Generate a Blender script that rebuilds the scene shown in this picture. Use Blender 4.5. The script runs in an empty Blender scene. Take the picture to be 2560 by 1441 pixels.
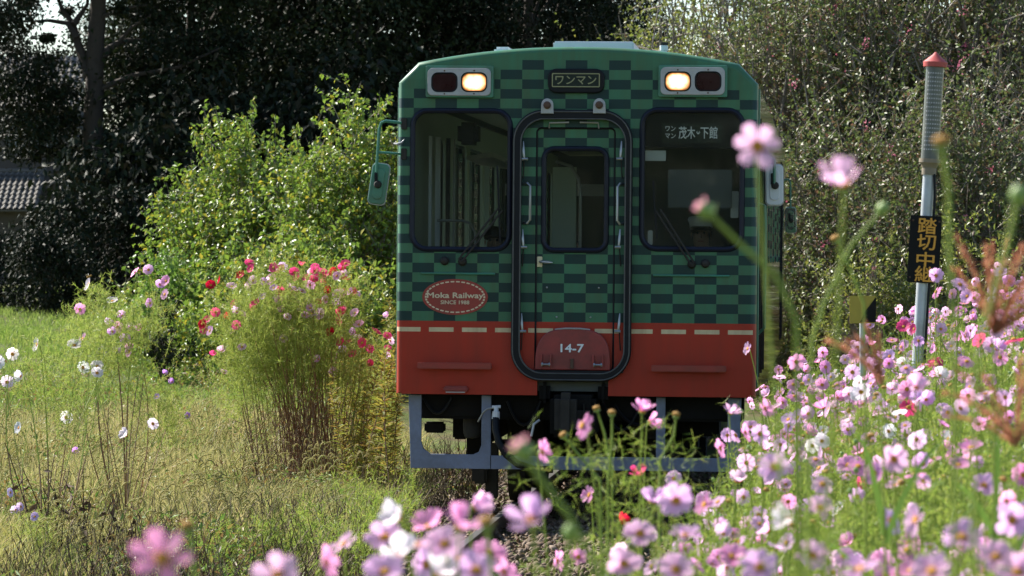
import bpy, bmesh, math, random
import numpy as np
from mathutils import Vector, Matrix, Quaternion

random.seed(7)
RNG = np.random.default_rng(7)
SC = bpy.context.scene
COL = SC.collection
R = math.radians

# ------------------------------------------------------------------ camera, sky, sun, exposure
FPX, HY, CAMZ = 9700.0, 640.0, 2.0           # focal length in photo pixels, horizon row, eye height
cam_data = bpy.data.cameras.new('camera')
cam_data.sensor_width = 36.0
cam_data.sensor_fit = 'HORIZONTAL'
cam_data.lens = 36.0 * FPX / 2560.0
cam_data.shift_y = -(720.5 - HY) / 2560.0
cam_data.clip_start = 0.5
cam_data.clip_end = 4000.0
cam_data.dof.use_dof = True
cam_data.dof.focus_distance = 30.0
cam_data.dof.aperture_fstop = 8.0
cam = bpy.data.objects.new('camera', cam_data)
cam.location = (0, 0, CAMZ)
cam.rotation_euler = (R(90), 0, 0)
COL.objects.link(cam)
SC.camera = cam

SUN_EL, SUN_AZ = 41.0, -52.0                  # azimuth from +Y, clockwise seen from above
world = bpy.data.worlds.new('World')
SC.world = world
world.use_nodes = True
wn = world.node_tree.nodes
wn.clear()
sky = wn.new('ShaderNodeTexSky')
sky.sky_type = 'NISHITA'
sky.sun_disc = False
sky.sun_elevation = R(SUN_EL)
sky.sun_rotation = R(SUN_AZ)
sky.air_density = 1.0
sky.dust_density = 0.35
sky.ozone_density = 1.6
bg = wn.new('ShaderNodeBackground')
bg.inputs['Strength'].default_value = 0.08
wo = wn.new('ShaderNodeOutputWorld')
world.node_tree.links.new(sky.outputs[0], bg.inputs[0])
world.node_tree.links.new(bg.outputs[0], wo.inputs[0])

sun_data = bpy.data.lights.new('sun', 'SUN')
sun_data.energy = 5.0
sun_data.angle = R(0.5)
sun_data.color = (1.0, 0.945, 0.86)
sun = bpy.data.objects.new('sun', sun_data)
sd = Vector((math.sin(R(SUN_AZ)) * math.cos(R(SUN_EL)), math.cos(R(SUN_AZ)) * math.cos(R(SUN_EL)), math.sin(R(SUN_EL))))
sun.rotation_euler = sd.to_track_quat('Z', 'Y').to_euler()
sun.location = (-20, 20, 30)
COL.objects.link(sun)

SC.view_settings.view_transform = 'Standard'
SC.view_settings.look = 'None'
SC.view_settings.exposure = 1.36
SC.view_settings.gamma = 1.0
SC.view_settings.use_curve_mapping = False
SC.render.engine = 'CYCLES'
SC.cycles.max_bounces = 7
SC.cycles.transparent_max_bounces = 12
SC.cycles.use_denoising = True


# ------------------------------------------------------------------ helpers
def at(px, py, Y):
    """photo pixel seen at distance Y -> world point"""
    return Vector(((px - 1280.0) / FPX * Y, Y, CAMZ - (py - HY) / FPX * Y))


def trk(Y):
    return 0.479 + 0.0815 * (Y - 30.0)


def sstep(a, b, v):
    t = np.clip((np.asarray(v, float) - a) / (b - a), 0, 1)
    return t * t * (3 - 2 * t)


def ground_z(x, Y):
    x = np.asarray(x, float)
    Y = np.asarray(Y, float)
    u = x - trk(np.clip(Y, -10, 120))
    bank = 0.42 * np.clip(u - 1.75, 0, 1.7) * sstep(400, 200, Y)
    left = sstep(-2.0, -4.5, u) * np.clip((Y - 33) * 0.026, 0, 1.3)
    bump = 0.035 * np.sin(x * 1.7 + 0.6 * Y) * np.cos(Y * 0.9 - x * 0.5) * sstep(1.2, 2.0, np.abs(u))
    return -0.12 + bank + left + bump


def gz(x, Y):
    return float(ground_z(x, Y))


def tag(o, label=None, cat=None, group=None, kind=None):
    if label: o['label'] = label
    if cat: o['category'] = cat
    if group: o['group'] = group
    if kind: o['kind'] = kind
    return o


def empty(name, loc, label=None, cat=None, group=None, kind=None, rot=(0, 0, 0)):
    o = bpy.data.objects.new(name, None)
    o.empty_display_size = 0.1
    o.location = loc
    o.rotation_euler = rot
    COL.objects.link(o)
    return tag(o, label, cat, group, kind)


def link(name, me, parent=None):
    o = bpy.data.objects.new(name, me)
    COL.objects.link(o)
    if parent is not None:
        o.parent = parent
    return o


def npmesh(name, V, F, mat=None, smooth=False):
    """V (n,3), F (m,k) with constant k"""
    V = np.ascontiguousarray(V, np.float32)
    F = np.ascontiguousarray(F, np.int32)
    me = bpy.data.meshes.new(name)
    me.vertices.add(len(V))
    me.vertices.foreach_set('co', V.ravel())
    k = F.shape[1]
    me.loops.add(F.size)
    me.loops.foreach_set('vertex_index', F.ravel())
    me.polygons.add(len(F))
    me.polygons.foreach_set('loop_start', np.arange(0, F.size, k, dtype=np.int32))
    if smooth:
        me.polygons.foreach_set('use_smooth', np.ones(len(F), bool))
    me.update(calc_edges=True)
    if mat: me.materials.append(mat)
    return me


def join_np(parts):
    Vs, Fs, n = [], [], 0
    for V, F in parts:
        Vs.append(V)
        Fs.append(F + n)
        n += len(V)
    return np.concatenate(Vs), np.concatenate(Fs)


def unit(a):
    return a / np.maximum(np.linalg.norm(a, axis=-1, keepdims=True), 1e-9)


def rdir(n):
    return unit(RNG.normal(size=(n, 3)))


def leaves_np(P, A, N, L, W, fold=0.22):
    n = len(P)
    A = unit(A)
    S = unit(np.cross(A, N))
    N2 = np.cross(S, A)
    L = np.broadcast_to(np.asarray(L, float), (n,))[:, None]
    W = np.broadcast_to(np.asarray(W, float), (n,))[:, None]
    mid = P + A * L * 0.42
    r = mid + S * W * 0.5 + N2 * W * fold
    l = mid - S * W * 0.5 + N2 * W * fold
    tip = P + A * L - N2 * L * 0.08
    V = np.stack([P, r, tip, l], 1).reshape(-1, 3)
    b = (np.arange(n) * 4)[:, None]
    F = np.concatenate([b + np.array([[0, 1, 2]]), b + np.array([[0, 2, 3]])], 0)
    return V, F


def strands_np(P, Q, w):
    """thin tapering ribbons from P to Q"""
    n = len(P)
    d = unit(Q - P)
    s = unit(np.cross(d, rdir(n))) * (np.broadcast_to(np.asarray(w, float), (n,))[:, None] * 0.5)
    V = np.stack([P - s, P + s, Q], 1).reshape(-1, 3)
    F = np.arange(n * 3).reshape(n, 3)
    return V, F


def blades_np(P, H, lean, w):
    """grass blades: base P, height H, lean vectors (n,3)"""
    n = len(P)
    H = np.broadcast_to(np.asarray(H, float), (n,))[:, None]
    a = RNG.uniform(0, 2 * np.pi, n)
    s = np.stack([np.cos(a), np.sin(a) * 0.4, np.zeros(n)], 1) * (np.broadcast_to(np.asarray(w, float), (n,))[:, None] * 0.5)
    up = np.array([0, 0, 1.0])
    m = P + up * H * 0.6 + lean * H * 0.25
    t = P + up * H * 0.92 + lean * H * 0.85
    V = np.stack([P - s, P + s, m - s * 0.8, m + s * 0.8, t], 1).reshape(-1, 3)
    b = (np.arange(n) * 5)[:, None]
    F = np.concatenate([b + np.array([[0, 1, 3]]), b + np.array([[0, 3, 2]]), b + np.array([[2, 3, 4]])], 0)
    return V, F


def segs_np(P, Q, r0, r1, sides=3):
    n = len(P)
    d = unit(Q - P)
    ref = np.where(np.abs(d[:, 2:3]) > 0.9, np.array([[1.0, 0, 0]]), np.array([[0, 0, 1.0]]))
    e1 = unit(np.cross(d, ref))
    e2 = np.cross(d, e1)
    r0 = np.broadcast_to(np.asarray(r0, float), (n,))[:, None]
    r1 = np.broadcast_to(np.asarray(r1, float), (n,))[:, None]
    rings0, rings1 = [], []
    for k in range(sides):
        a = 2 * math.pi * k / sides
        o = e1 * math.cos(a) + e2 * math.sin(a)
        rings0.append(P + o * r0)
        rings1.append(Q + o * r1)
    V = np.stack(rings0 + rings1, 1).reshape(-1, 3)
    b = (np.arange(n) * 2 * sides)[:, None]
    fs = []
    for k in range(sides):
        k2 = (k + 1) % sides
        fs.append(b + np.array([[k, k2, sides + k2]]))
        fs.append(b + np.array([[k, sides + k2, sides + k]]))
    return V, np.concatenate(fs, 0)


def feather(mb_parts, P, d, size, n=9, w=0.0028):
    """one feathery bipinnate leaf as thin strands; appended as numpy pieces"""
    P = np.array(P, float)
    d = unit(np.array(d, float)[None])[0]
    t = RNG.uniform(0.15, 1.0, n)
    b = P + d * size * t[:, None]
    side = unit(RNG.normal(size=(n, 3)) + d * 0.9)
    q = b + side * (size * RNG.uniform(0.25, 0.55, n))[:, None]
    mb_parts.append(strands_np(np.concatenate([P[None], b]), np.concatenate([(P + d * size)[None], q]), w))


class MB:
    def __init__(self):
        self.v, self.f = [], []

    def add(self, V, F):
        n = len(self.v)
        self.v += [tuple(p) for p in V]
        self.f += [tuple(i + n for i in f) for f in F]
        return self

    def box(self, x0, x1, y0, y1, z0, z1):
        V = [(x0, y0, z0), (x1, y0, z0), (x1, y1, z0), (x0, y1, z0), (x0, y0, z1), (x1, y0, z1), (x1, y1, z1), (x0, y1, z1)]
        F = [(0, 3, 2, 1), (4, 5, 6, 7), (0, 1, 5, 4), (1, 2, 6, 5), (2, 3, 7, 6), (3, 0, 4, 7)]
        return self.add(V, F)

    def tube(self, pts, r, sides=8, caps=True):
        pts = [Vector(p) for p in pts]
        rs = r if isinstance(r, (list, tuple)) else [r] * len(pts)
        V, F = [], []
        e1 = None
        for i, p in enumerate(pts):
            d = (pts[min(i + 1, len(pts) - 1)] - pts[max(i - 1, 0)])
            d = d.normalized() if d.length > 1e-9 else Vector((0, 0, 1))
            if e1 is None:
                e1 = d.orthogonal().normalized()
            else:
                e1 = (e1 - d * e1.dot(d))
                e1 = e1.normalized() if e1.length > 1e-6 else d.orthogonal().normalized()
            e2 = d.cross(e1)
            for k in range(sides):
                a = 2 * math.pi * k / sides
                V.append(p + (e1 * math.cos(a) + e2 * math.sin(a)) * rs[i])
        for i in range(len(pts) - 1):
            for k in range(sides):
                k2 = (k + 1) % sides
                F.append((i * sides + k, i * sides + k2, (i + 1) * sides + k2, (i + 1) * sides + k))
        if caps:
            F.append(tuple(range(sides))[::-1])
            m = (len(pts) - 1) * sides
            F.append(tuple(m + k for k in range(sides)))
        return self.add(V, F)

    def lathe(self, prof, sides=16, M=None):
        """prof: (r, z) pairs, turned about z"""
        V, F = [], []
        for r_, z in prof:
            for k in range(sides):
                a = 2 * math.pi * k / sides
                p = Vector((r_ * math.cos(a), r_ * math.sin(a), z))
                V.append(M @ p if M else p)
        for i in range(len(prof) - 1):
            for k in range(sides):
                k2 = (k + 1) % sides
                F.append((i * sides + k, i * sides + k2, (i + 1) * sides + k2, (i + 1) * sides + k))
        F.append(tuple(range(sides))[::-1])
        m = (len(prof) - 1) * sides
        F.append(tuple(m + k for k in range(sides)))
        return self.add(V, F)

    def mesh(self, name, mat=None, smooth=False):
        me = bpy.data.meshes.new(name)
        me.from_pydata(self.v, [], self.f)
        bm = bmesh.new()
        bm.from_mesh(me)
        bmesh.ops.recalc_face_normals(bm, faces=bm.faces)
        bm.to_mesh(me)
        bm.free()
        if smooth:
            me.polygons.foreach_set('use_smooth', [True] * len(me.polygons))
            me.set_sharp_from_angle(angle=R(40))
        if mat: me.materials.append(mat)
        return me

    def build(self, name, mat, parent=None, smooth=False):
        return link(name, self.mesh(name, mat, smooth), parent)


def bevel_mesh(me, w, seg=2):
    bm = bmesh.new()
    bm.from_mesh(me)
    bmesh.ops.bevel(bm, geom=list(bm.edges), offset=w, segments=seg, affect='EDGES', clamp_overlap=True)
    bm.to_mesh(me)
    bm.free()


def curve_to_mesh(cu, name):
    o = bpy.data.objects.new('tmp_curve', cu)
    COL.objects.link(o)
    bpy.context.view_layer.update()
    dg = bpy.context.evaluated_depsgraph_get()
    me = bpy.data.meshes.new_from_object(o.evaluated_get(dg))
    me.name = name
    bpy.data.objects.remove(o)
    bpy.data.curves.remove(cu)
    return me


def panel_mesh(name, loops, thick, mapf, mat, bevel=0.0):
    """filled 2D outline with holes, given thickness, mapped into 3D by mapf(u, v, w)"""
    cu = bpy.data.curves.new(name, 'CURVE')
    cu.dimensions = '2D'
    cu.fill_mode = 'BOTH'
    cu.extrude = max(thick / 2 - bevel, 1e-4)
    cu.bevel_depth = bevel
    cu.bevel_resolution = 1
    if bevel: cu.offset = -bevel
    for lp in loops:
        sp = cu.splines.new('POLY')
        sp.points.add(len(lp) - 1)
        for p, (u, v) in zip(sp.points, lp):
            p.co = (u, v, 0, 1)
        sp.use_cyclic_u = True
    me = curve_to_mesh(cu, name)
    for v in me.vertices:
        v.co = mapf(v.co.x, v.co.y, v.co.z)
    bm = bmesh.new()
    bm.from_mesh(me)
    bmesh.ops.remove_doubles(bm, verts=bm.verts, dist=1e-5)
    bmesh.ops.recalc_face_normals(bm, faces=bm.faces)
    for f in bm.faces: f.smooth = False
    bm.to_mesh(me)
    bm.free()
    me.materials.clear()
    me.materials.append(mat)
    return me


def text_mesh(name, body, size, mat, bold=0.0, extrude=0.0015, width=None, align='CENTER'):
    cu = bpy.data.curves.new(name, 'FONT')
    cu.body = body
    cu.size = size
    cu.align_x = align
    cu.align_y = 'CENTER'
    cu.extrude = extrude
    cu.resolution_u = 3
    me = curve_to_mesh(cu, name)
    xs = [v.co.x for v in me.vertices] or [0, 1]
    ys = [v.co.y for v in me.vertices] or [0, 1]
    cx, cy = (max(xs) + min(xs)) / 2, (max(ys) + min(ys)) / 2
    k = 1.0 if width is None else width / max(max(xs) - min(xs), 1e-6)
    h = max(ys) - min(ys)
    kz = size / h if h > 1e-6 else 1.0
    for v in me.vertices:
        v.co = ((v.co.x - cx) * k, (v.co.y - cy) * kz, v.co.z)
    if bold:                                     # heavier strokes: copies set a hair apart
        bm = bmesh.new()
        for i, (ox, oy) in enumerate(((0, 0), (1, 0), (-1, 0), (0, 1), (0, -1))):
            b2 = me.copy()
            b2.transform(Matrix.Translation((ox * bold, oy * bold, i * 0.0002)))
            bm.from_mesh(b2)
            bpy.data.meshes.remove(b2)
        bm.to_mesh(me)
        bm.free()
    me.polygons.foreach_set('use_smooth', [False] * len(me.polygons))
    me.materials.clear()
    me.materials.append(mat)
    return me


# ------------------------------------------------------------------ materials
def new_mat(name):
    m = bpy.data.materials.new(name)
    m.use_nodes = True
    nt = m.node_tree
    nt.nodes.clear()
    out = nt.nodes.new('ShaderNodeOutputMaterial')
    return m, nt, out


def nd(nt, t, **kw):
    n = nt.nodes.new(t)
    for k, v in kw.items():
        if hasattr(n, k) and k not in n.inputs:
            setattr(n, k, v)
        else:
            n.inputs[k].default_value = v
    return n


def math_n(nt, op, a, b=None, clamp=False):
    n = nt.nodes.new('ShaderNodeMath')
    n.operation = op
    n.use_clamp = clamp
    for i, s in enumerate((a, b)):
        if s is None: continue
        if isinstance(s, (int, float)):
            n.inputs[i].default_value = s
        else:
            nt.links.new(s, n.inputs[i])
    return n.outputs[0]


def mix_c(nt, fac, a, b, mode='MIX'):
    n = nt.nodes.new('ShaderNodeMix')
    n.data_type = 'RGBA'
    n.blend_type = mode
    for i, s in ((0, fac), (6, a), (7, b)):
        if isinstance(s, (int, float)):
            n.inputs[i].default_value = s
        elif isinstance(s, tuple):
            n.inputs[i].default_value = s if len(s) == 4 else (*s, 1)
        else:
            nt.links.new(s, n.inputs[i])
    return n.outputs[2]


def pbr(name, col, rough=0.5, metal=0.0, var=0.18, scale=9.0, bump=0.0, spec=0.5, grime=None, coat=0.0):
    m, nt, out = new_mat(name)
    b = nt.nodes.new('ShaderNodeBsdfPrincipled')
    tc = nt.nodes.new('ShaderNodeTexCoord')
    nz = nd(nt, 'ShaderNodeTexNoise', Scale=scale, Detail=5.0, Roughness=0.6)
    nt.links.new(tc.outputs['Object'], nz.inputs['Vector'])
    lo = tuple(c * (1 - var) for c in col)
    hi = tuple(min(c * (1 + var), 1) for c in col)
    c = mix_c(nt, nz.outputs[0], lo, hi)
    if grime:
        nz2 = nd(nt, 'ShaderNodeTexNoise', Scale=scale * 0.35, Detail=7.0, Roughness=0.7)
        nt.links.new(tc.outputs['Object'], nz2.inputs['Vector'])
        f = math_n(nt, 'MULTIPLY', math_n(nt, 'SUBTRACT', nz2.outputs[0], 0.42), 2.2, True)
        c = mix_c(nt, f, c, grime)
    nt.links.new(c, b.inputs['Base Color'])
    rr = math_n(nt, 'ADD', math_n(nt, 'MULTIPLY', nz.outputs[0], 0.2), rough - 0.1, True)
    nt.links.new(rr, b.inputs['Roughness'])
    b.inputs['Metallic'].default_value = metal
    b.inputs['Specular IOR Level'].default_value = spec
    b.inputs['Coat Weight'].default_value = coat
    if bump:
        bp = nd(nt, 'ShaderNodeBump', Strength=bump, Distance=0.01)
        nt.links.new(nz.outputs[0], bp.inputs['Height'])
        nt.links.new(bp.outputs[0], b.inputs['Normal'])
    nt.links.new(b.outputs[0], out.inputs[0])
    return m


def leafmat(name, cols, trans=0.35, rough=0.42, spec=0.5, patch=None):
    """cols: list of colours picked per leaf"""
    m, nt, out = new_mat(name)
    g = nt.nodes.new('ShaderNodeNewGeometry')
    rp = nt.nodes.new('ShaderNodeValToRGB')
    el = rp.color_ramp.elements
    while len(el) > 1: el.remove(el[-1])
    n = len(cols)
    for i, c in enumerate(cols):
        e = el[0] if i == 0 else el.new(i / max(n - 1, 1))
        e.position = i / max(n - 1, 1)
        e.color = (*c, 1)
    nt.links.new(g.outputs['Random Per Island'], rp.inputs[0])
    b = nt.nodes.new('ShaderNodeBsdfPrincipled')
    col = rp.outputs[0]
    if patch:                                    # another kind of plant takes over in patches
        tc = nt.nodes.new('ShaderNodeTexCoord')
        nz = nd(nt, 'ShaderNodeTexNoise', Scale=patch[0], Detail=4.0, Roughness=0.6)
        nt.links.new(tc.outputs['Object'], nz.inputs['Vector'])
        f = math_n(nt, 'MULTIPLY', math_n(nt, 'SUBTRACT', nz.outputs[0], patch[3] if len(patch) > 3 else 0.44), 7.0, True)
        alt = mix_c(nt, g.outputs['Random Per Island'], patch[1], patch[2])
        col = mix_c(nt, f, col, alt)
    nt.links.new(col, b.inputs['Base Color'])
    b.inputs['Roughness'].default_value = rough
    b.inputs['Specular IOR Level'].default_value = spec
    t = nt.nodes.new('ShaderNodeBsdfTranslucent')
    nt.links.new(col, t.inputs[0])
    mx = nt.nodes.new('ShaderNodeMixShader')
    mx.inputs[0].default_value = trans
    nt.links.new(b.outputs[0], mx.inputs[1])
    nt.links.new(t.outputs[0], mx.inputs[2])
    nt.links.new(mx.outputs[0], out.inputs[0])
    return m


def petal_material():
    """petal pigment: object colour, deeper in fine veins and towards the eye of the flower"""
    m, nt, out = new_mat('petal')
    oi = nt.nodes.new('ShaderNodeObjectInfo')
    tc = nt.nodes.new('ShaderNodeTexCoord')
    nz = nd(nt, 'ShaderNodeTexNoise', Scale=11.0, Detail=3.0)
    nt.links.new(tc.outputs['Object'], nz.inputs['Vector'])
    ln = nt.nodes.new('ShaderNodeVectorMath')
    ln.operation = 'LENGTH'
    nt.links.new(tc.outputs['Object'], ln.inputs[0])
    f = math_n(nt, 'MULTIPLY', math_n(nt, 'SUBTRACT', 0.24, ln.outputs['Value']), 4.0, True)
    dk = mix_c(nt, 1.0, oi.outputs['Color'], (0.8, 0.5, 0.72), 'MULTIPLY')
    c = mix_c(nt, math_n(nt, 'MULTIPLY', nz.outputs[0], 0.45), oi.outputs['Color'], dk)
    c = mix_c(nt, f, c, dk)
    b = nt.nodes.new('ShaderNodeBsdfPrincipled')
    b.inputs['Roughness'].default_value = 0.6
    b.inputs['Specular IOR Level'].default_value = 0.25
    nt.links.new(c, b.inputs['Base Color'])
    t = nt.nodes.new('ShaderNodeBsdfTranslucent')
    nt.links.new(c, t.inputs[0])
    mx = nt.nodes.new('ShaderNodeMixShader')
    mx.inputs[0].default_value = 0.66
    nt.links.new(b.outputs[0], mx.inputs[1])
    nt.links.new(t.outputs[0], mx.inputs[2])
    nt.links.new(mx.outputs[0], out.inputs[0])
    return m


S = 323.3                                    # photo pixels per metre on the front of the train


def lx(px): return (px - 1435.0) / S
def lz(py, px=1435.0): return (1290.0 - (py - 0.0085 * (px - 1435.0))) / S


CK_X0, CK_W, CK_Z0, CK_H = lx(1023.7), 54.45 / S, lz(809.5), 24.26 / S
GREEN_L, GREEN_D = (0.045, 0.160, 0.086), (0.004, 0.031, 0.028)
RED_P, CREAM = (0.37, 0.026, 0.010), (0.62, 0.50, 0.30)


def paint_material(name, axis):
    m, nt, out = new_mat(name)
    tc = nt.nodes.new('ShaderNodeTexCoord')
    sp = nt.nodes.new('ShaderNodeSeparateXYZ')
    nt.links.new(tc.outputs['Object'], sp.inputs[0])
    x, z = sp.outputs[axis], sp.outputs[2]
    col = math_n(nt, 'FLOOR', math_n(nt, 'DIVIDE', math_n(nt, 'SUBTRACT', x, CK_X0), CK_W))
    row = math_n(nt, 'FLOOR', math_n(nt, 'DIVIDE', math_n(nt, 'SUBTRACT', z, CK_Z0), CK_H))
    odd = math_n(nt, 'FLOORED_MODULO', math_n(nt, 'ADD', col, row), 2.0)
    ax = math_n(nt, 'ABSOLUTE', math_n(nt, 'SUBTRACT', x, lx(1431)))
    allow = None
    z22 = CK_Z0 + CK_H * 23
    for k, t in ((0, 99.0), (1, 408 / S), (2, 205 / S), (3, 191.5 / S), (4, 137 / S)):
        q = math_n(nt, 'MULTIPLY', math_n(nt, 'LESS_THAN', z, z22 + CK_H * k), math_n(nt, 'LESS_THAN', ax, t))
        allow = q if allow is None else math_n(nt, 'MAXIMUM', allow, q)
    dark = math_n(nt, 'MULTIPLY', odd, allow)
    # slightly uneven paint from cell to cell
    wn_ = nt.nodes.new('ShaderNodeTexWhiteNoise')
    wn_.noise_dimensions = '2D'
    cb = nt.nodes.new('ShaderNodeCombineXYZ')
    nt.links.new(col, cb.inputs[0])
    nt.links.new(row, cb.inputs[1])
    nt.links.new(cb.outputs[0], wn_.inputs['Vector'])
    g1 = mix_c(nt, wn_.outputs[0], GREEN_L, tuple(c * 0.86 for c in GREEN_L))
    c = mix_c(nt, dark, g1, GREEN_D)
    red = math_n(nt, 'LESS_THAN', z, CK_Z0)
    c = mix_c(nt, red, c, RED_P)
    dash = math_n(nt, 'LESS_THAN', math_n(nt, 'FLOORED_MODULO', math_n(nt, 'SUBTRACT', x, lx(983.5)), 83.2 / S), 62 / S)
    band = math_n(nt, 'MULTIPLY', math_n(nt, 'LESS_THAN', z, lz(825.5)), math_n(nt, 'GREATER_THAN', z, lz(836.5)))
    c = mix_c(nt, math_n(nt, 'MULTIPLY', dash, band), c, CREAM)
    # road film: vertical streaks and blotches of olive-brown grime
    mp = nt.nodes.new('ShaderNodeMapping')
    mp.inputs['Scale'].default_value = (7.0, 7.0, 0.9)
    nt.links.new(tc.outputs['Object'], mp.inputs['Vector'])
    n1 = nd(nt, 'ShaderNodeTexNoise', Scale=1.6, Detail=6.0, Roughness=0.65)
    nt.links.new(mp.outputs[0], n1.inputs['Vector'])
    n2 = nd(nt, 'ShaderNodeTexNoise', Scale=2.3, Detail=4.0, Roughness=0.6)
    nt.links.new(tc.outputs['Object'], n2.inputs['Vector'])
    gf = math_n(nt, 'MULTIPLY', math_n(nt, 'MULTIPLY', math_n(nt, 'SUBTRACT', n1.outputs[0], 0.36), 2.4, True),
                math_n(nt, 'MULTIPLY', n2.outputs[0], 0.95))
    grm = mix_c(nt, dark, (0.076, 0.070, 0.024), (0.014, 0.022, 0.016))
    grm = mix_c(nt, red, grm, (0.19, 0.030, 0.014))
    c = mix_c(nt, gf, c, grm)
    b = nt.nodes.new('ShaderNodeBsdfPrincipled')
    nt.links.new(c, b.inputs['Base Color'])
    if axis == 0:
        rr = math_n(nt, 'ADD', math_n(nt, 'MULTIPLY', n1.outputs[0], 0.22), 0.30)
        b.inputs['Specular IOR Level'].default_value = 0.28
    else:                                        # the sides are polished by the washing brushes
        rr = math_n(nt, 'ADD', math_n(nt, 'MULTIPLY', n1.outputs[0], 0.10), 0.10)
        b.inputs['Coat Weight'].default_value = 1.0
        b.inputs['Coat Roughness'].default_value = 0.05
    nt.links.new(rr, b.inputs['Roughness'])
    nt.links.new(b.outputs[0], out.inputs[0])
    return m


def glass_material(name, tint=(0.93, 0.96, 0.93), haze=0.035):
    m, nt, out = new_mat(name)
    tr = nt.nodes.new('ShaderNodeBsdfTransparent')
    tr.inputs[0].default_value = (*tint, 1)
    gl = nt.nodes.new('ShaderNodeBsdfGlossy')
    gl.inputs['Roughness'].default_value = 0.03
    df = nt.nodes.new('ShaderNodeBsdfDiffuse')
    tc = nt.nodes.new('ShaderNodeTexCoord')
    nz = nd(nt, 'ShaderNodeTexNoise', Scale=5.0, Detail=7.0, Roughness=0.7)
    nt.links.new(tc.outputs['Object'], nz.inputs['Vector'])
    df.inputs[0].default_value = (0.35, 0.34, 0.28, 1)
    fr = nd(nt, 'ShaderNodeFresnel', IOR=1.5)
    m1 = nt.nodes.new('ShaderNodeMixShader')
    nt.links.new(math_n(nt, 'ADD', fr.outputs[0], 0.03), m1.inputs[0])
    nt.links.new(tr.outputs[0], m1.inputs[1])
    nt.links.new(gl.outputs[0], m1.inputs[2])
    m2 = nt.nodes.new('ShaderNodeMixShader')
    nt.links.new(math_n(nt, 'MULTIPLY', nz.outputs[0], haze), m2.inputs[0])
    nt.links.new(m1.outputs[0], m2.inputs[1])
    nt.links.new(df.outputs[0], m2.inputs[2])
    nt.links.new(m2.outputs[0], out.inputs[0])
    return m


def lamp_material(name, col, strength, cx, cz, hw, hh):
    """lit lens: white-hot reflector, warmer and weaker towards the rim of the lens"""
    m, nt, out = new_mat(name)
    tc = nt.nodes.new('ShaderNodeTexCoord')
    sp = nt.nodes.new('ShaderNodeSeparateXYZ')
    nt.links.new(tc.outputs['Object'], sp.inputs[0])
    dx = math_n(nt, 'ABSOLUTE', math_n(nt, 'DIVIDE', math_n(nt, 'SUBTRACT', sp.outputs[0], cx), hw))
    dz = math_n(nt, 'ABSOLUTE', math_n(nt, 'DIVIDE', math_n(nt, 'SUBTRACT', sp.outputs[2], cz), hh))
    d = math_n(nt, 'ADD', math_n(nt, 'POWER', dx, 2.6), math_n(nt, 'POWER', dz, 2.6))
    core = math_n(nt, 'SUBTRACT', 1.0, d, True)
    vo = nd(nt, 'ShaderNodeTexVoronoi', Scale=30.0)
    nt.links.new(tc.outputs['Object'], vo.inputs['Vector'])
    e = nt.nodes.new('ShaderNodeEmission')
    c = mix_c(nt, math_n(nt, 'POWER', core, 0.8), (1.0, 0.36, 0.08), col)
    nt.links.new(c, e.inputs[0])
    st = math_n(nt, 'ADD', math_n(nt, 'MULTIPLY', core, strength), 0.3)
    nt.links.new(math_n(nt, 'MULTIPLY', st, math_n(nt, 'SUBTRACT', 1.1, math_n(nt, 'MULTIPLY', vo.outputs['Distance'], 0.7))), e.inputs[1])
    nt.links.new(e.outputs[0], out.inputs[0])
    return m


M = {}
M['paint_front'] = paint_material('checker_paint_front', 0)
M['paint_side'] = paint_material('checker_paint_side', 1)
M['glass'] = glass_material('window_glass')
M['green'] = pbr('green_paint', (0.045, 0.19, 0.125), 0.35, var=0.12, grime=(0.06, 0.07, 0.03))
M['green_roof'] = pbr('green_roof_paint', (0.05, 0.20, 0.15), 0.38, var=0.15)
M['red'] = pbr('red_paint', (0.30, 0.025, 0.016), 0.4, var=0.14, grime=(0.10, 0.035, 0.02))
M['dark_red'] = pbr('dark_red_paint', (0.26, 0.028, 0.024), 0.45, var=0.2, grime=(0.05, 0.02, 0.016))
M['rubber'] = pbr('black_rubber', (0.006, 0.0065, 0.009), 0.5, var=0.3, spec=0.2)
M['navy_rubber'] = pbr('window_rubber', (0.006, 0.008, 0.020), 0.42, var=0.3, spec=0.25)
M['lip'] = pbr('worn_rubber_edge', (0.065, 0.065, 0.063), 0.6, var=0.8, scale=14)
M['steel'] = pbr('dull_steel', (0.30, 0.31, 0.32), 0.38, metal=0.75, var=0.2)
M['plate'] = pbr('lamp_plate_metal', (0.36, 0.36, 0.37), 0.45, metal=0.35, var=0.15, scale=20, grime=(0.26, 0.25, 0.23))
M['skirt'] = pbr('grey_blue_paint', (0.19, 0.22, 0.31), 0.5, var=0.14, scale=14, spec=0.3, grime=(0.11, 0.11, 0.115))
M['under'] = pbr('dark_underframe', (0.011, 0.010, 0.009), 0.8, var=0.5, bump=0.4, spec=0.1)
M['under2'] = pbr('dusty_underframe', (0.035, 0.032, 0.029), 0.8, var=0.5, bump=0.3, spec=0.15)
M['rust'] = pbr('rusty_iron', (0.085, 0.045, 0.028), 0.8, var=0.5, scale=20, bump=0.5)
M['rail_top'] = pbr('rail_steel', (0.30, 0.29, 0.28), 0.35, metal=0.8, var=0.2)
M['black'] = pbr('black_board', (0.005, 0.005, 0.006), 0.5, var=0.2, spec=0.15)
M['ivory'] = pbr('ivory_lettering', (0.62, 0.50, 0.34), 0.6, var=0.08)
M['white'] = pbr('white_lettering', (0.68, 0.70, 0.72), 0.5, var=0.05)
M['orange'] = pbr('orange_lettering', (0.62, 0.29, 0.03), 0.55, var=0.1)
M['pale'] = pbr('pale_plate', (0.55, 0.57, 0.60), 0.45, var=0.08)
M['cream_plate'] = pbr('cream_plate', (0.60, 0.52, 0.33), 0.5, var=0.08)
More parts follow.
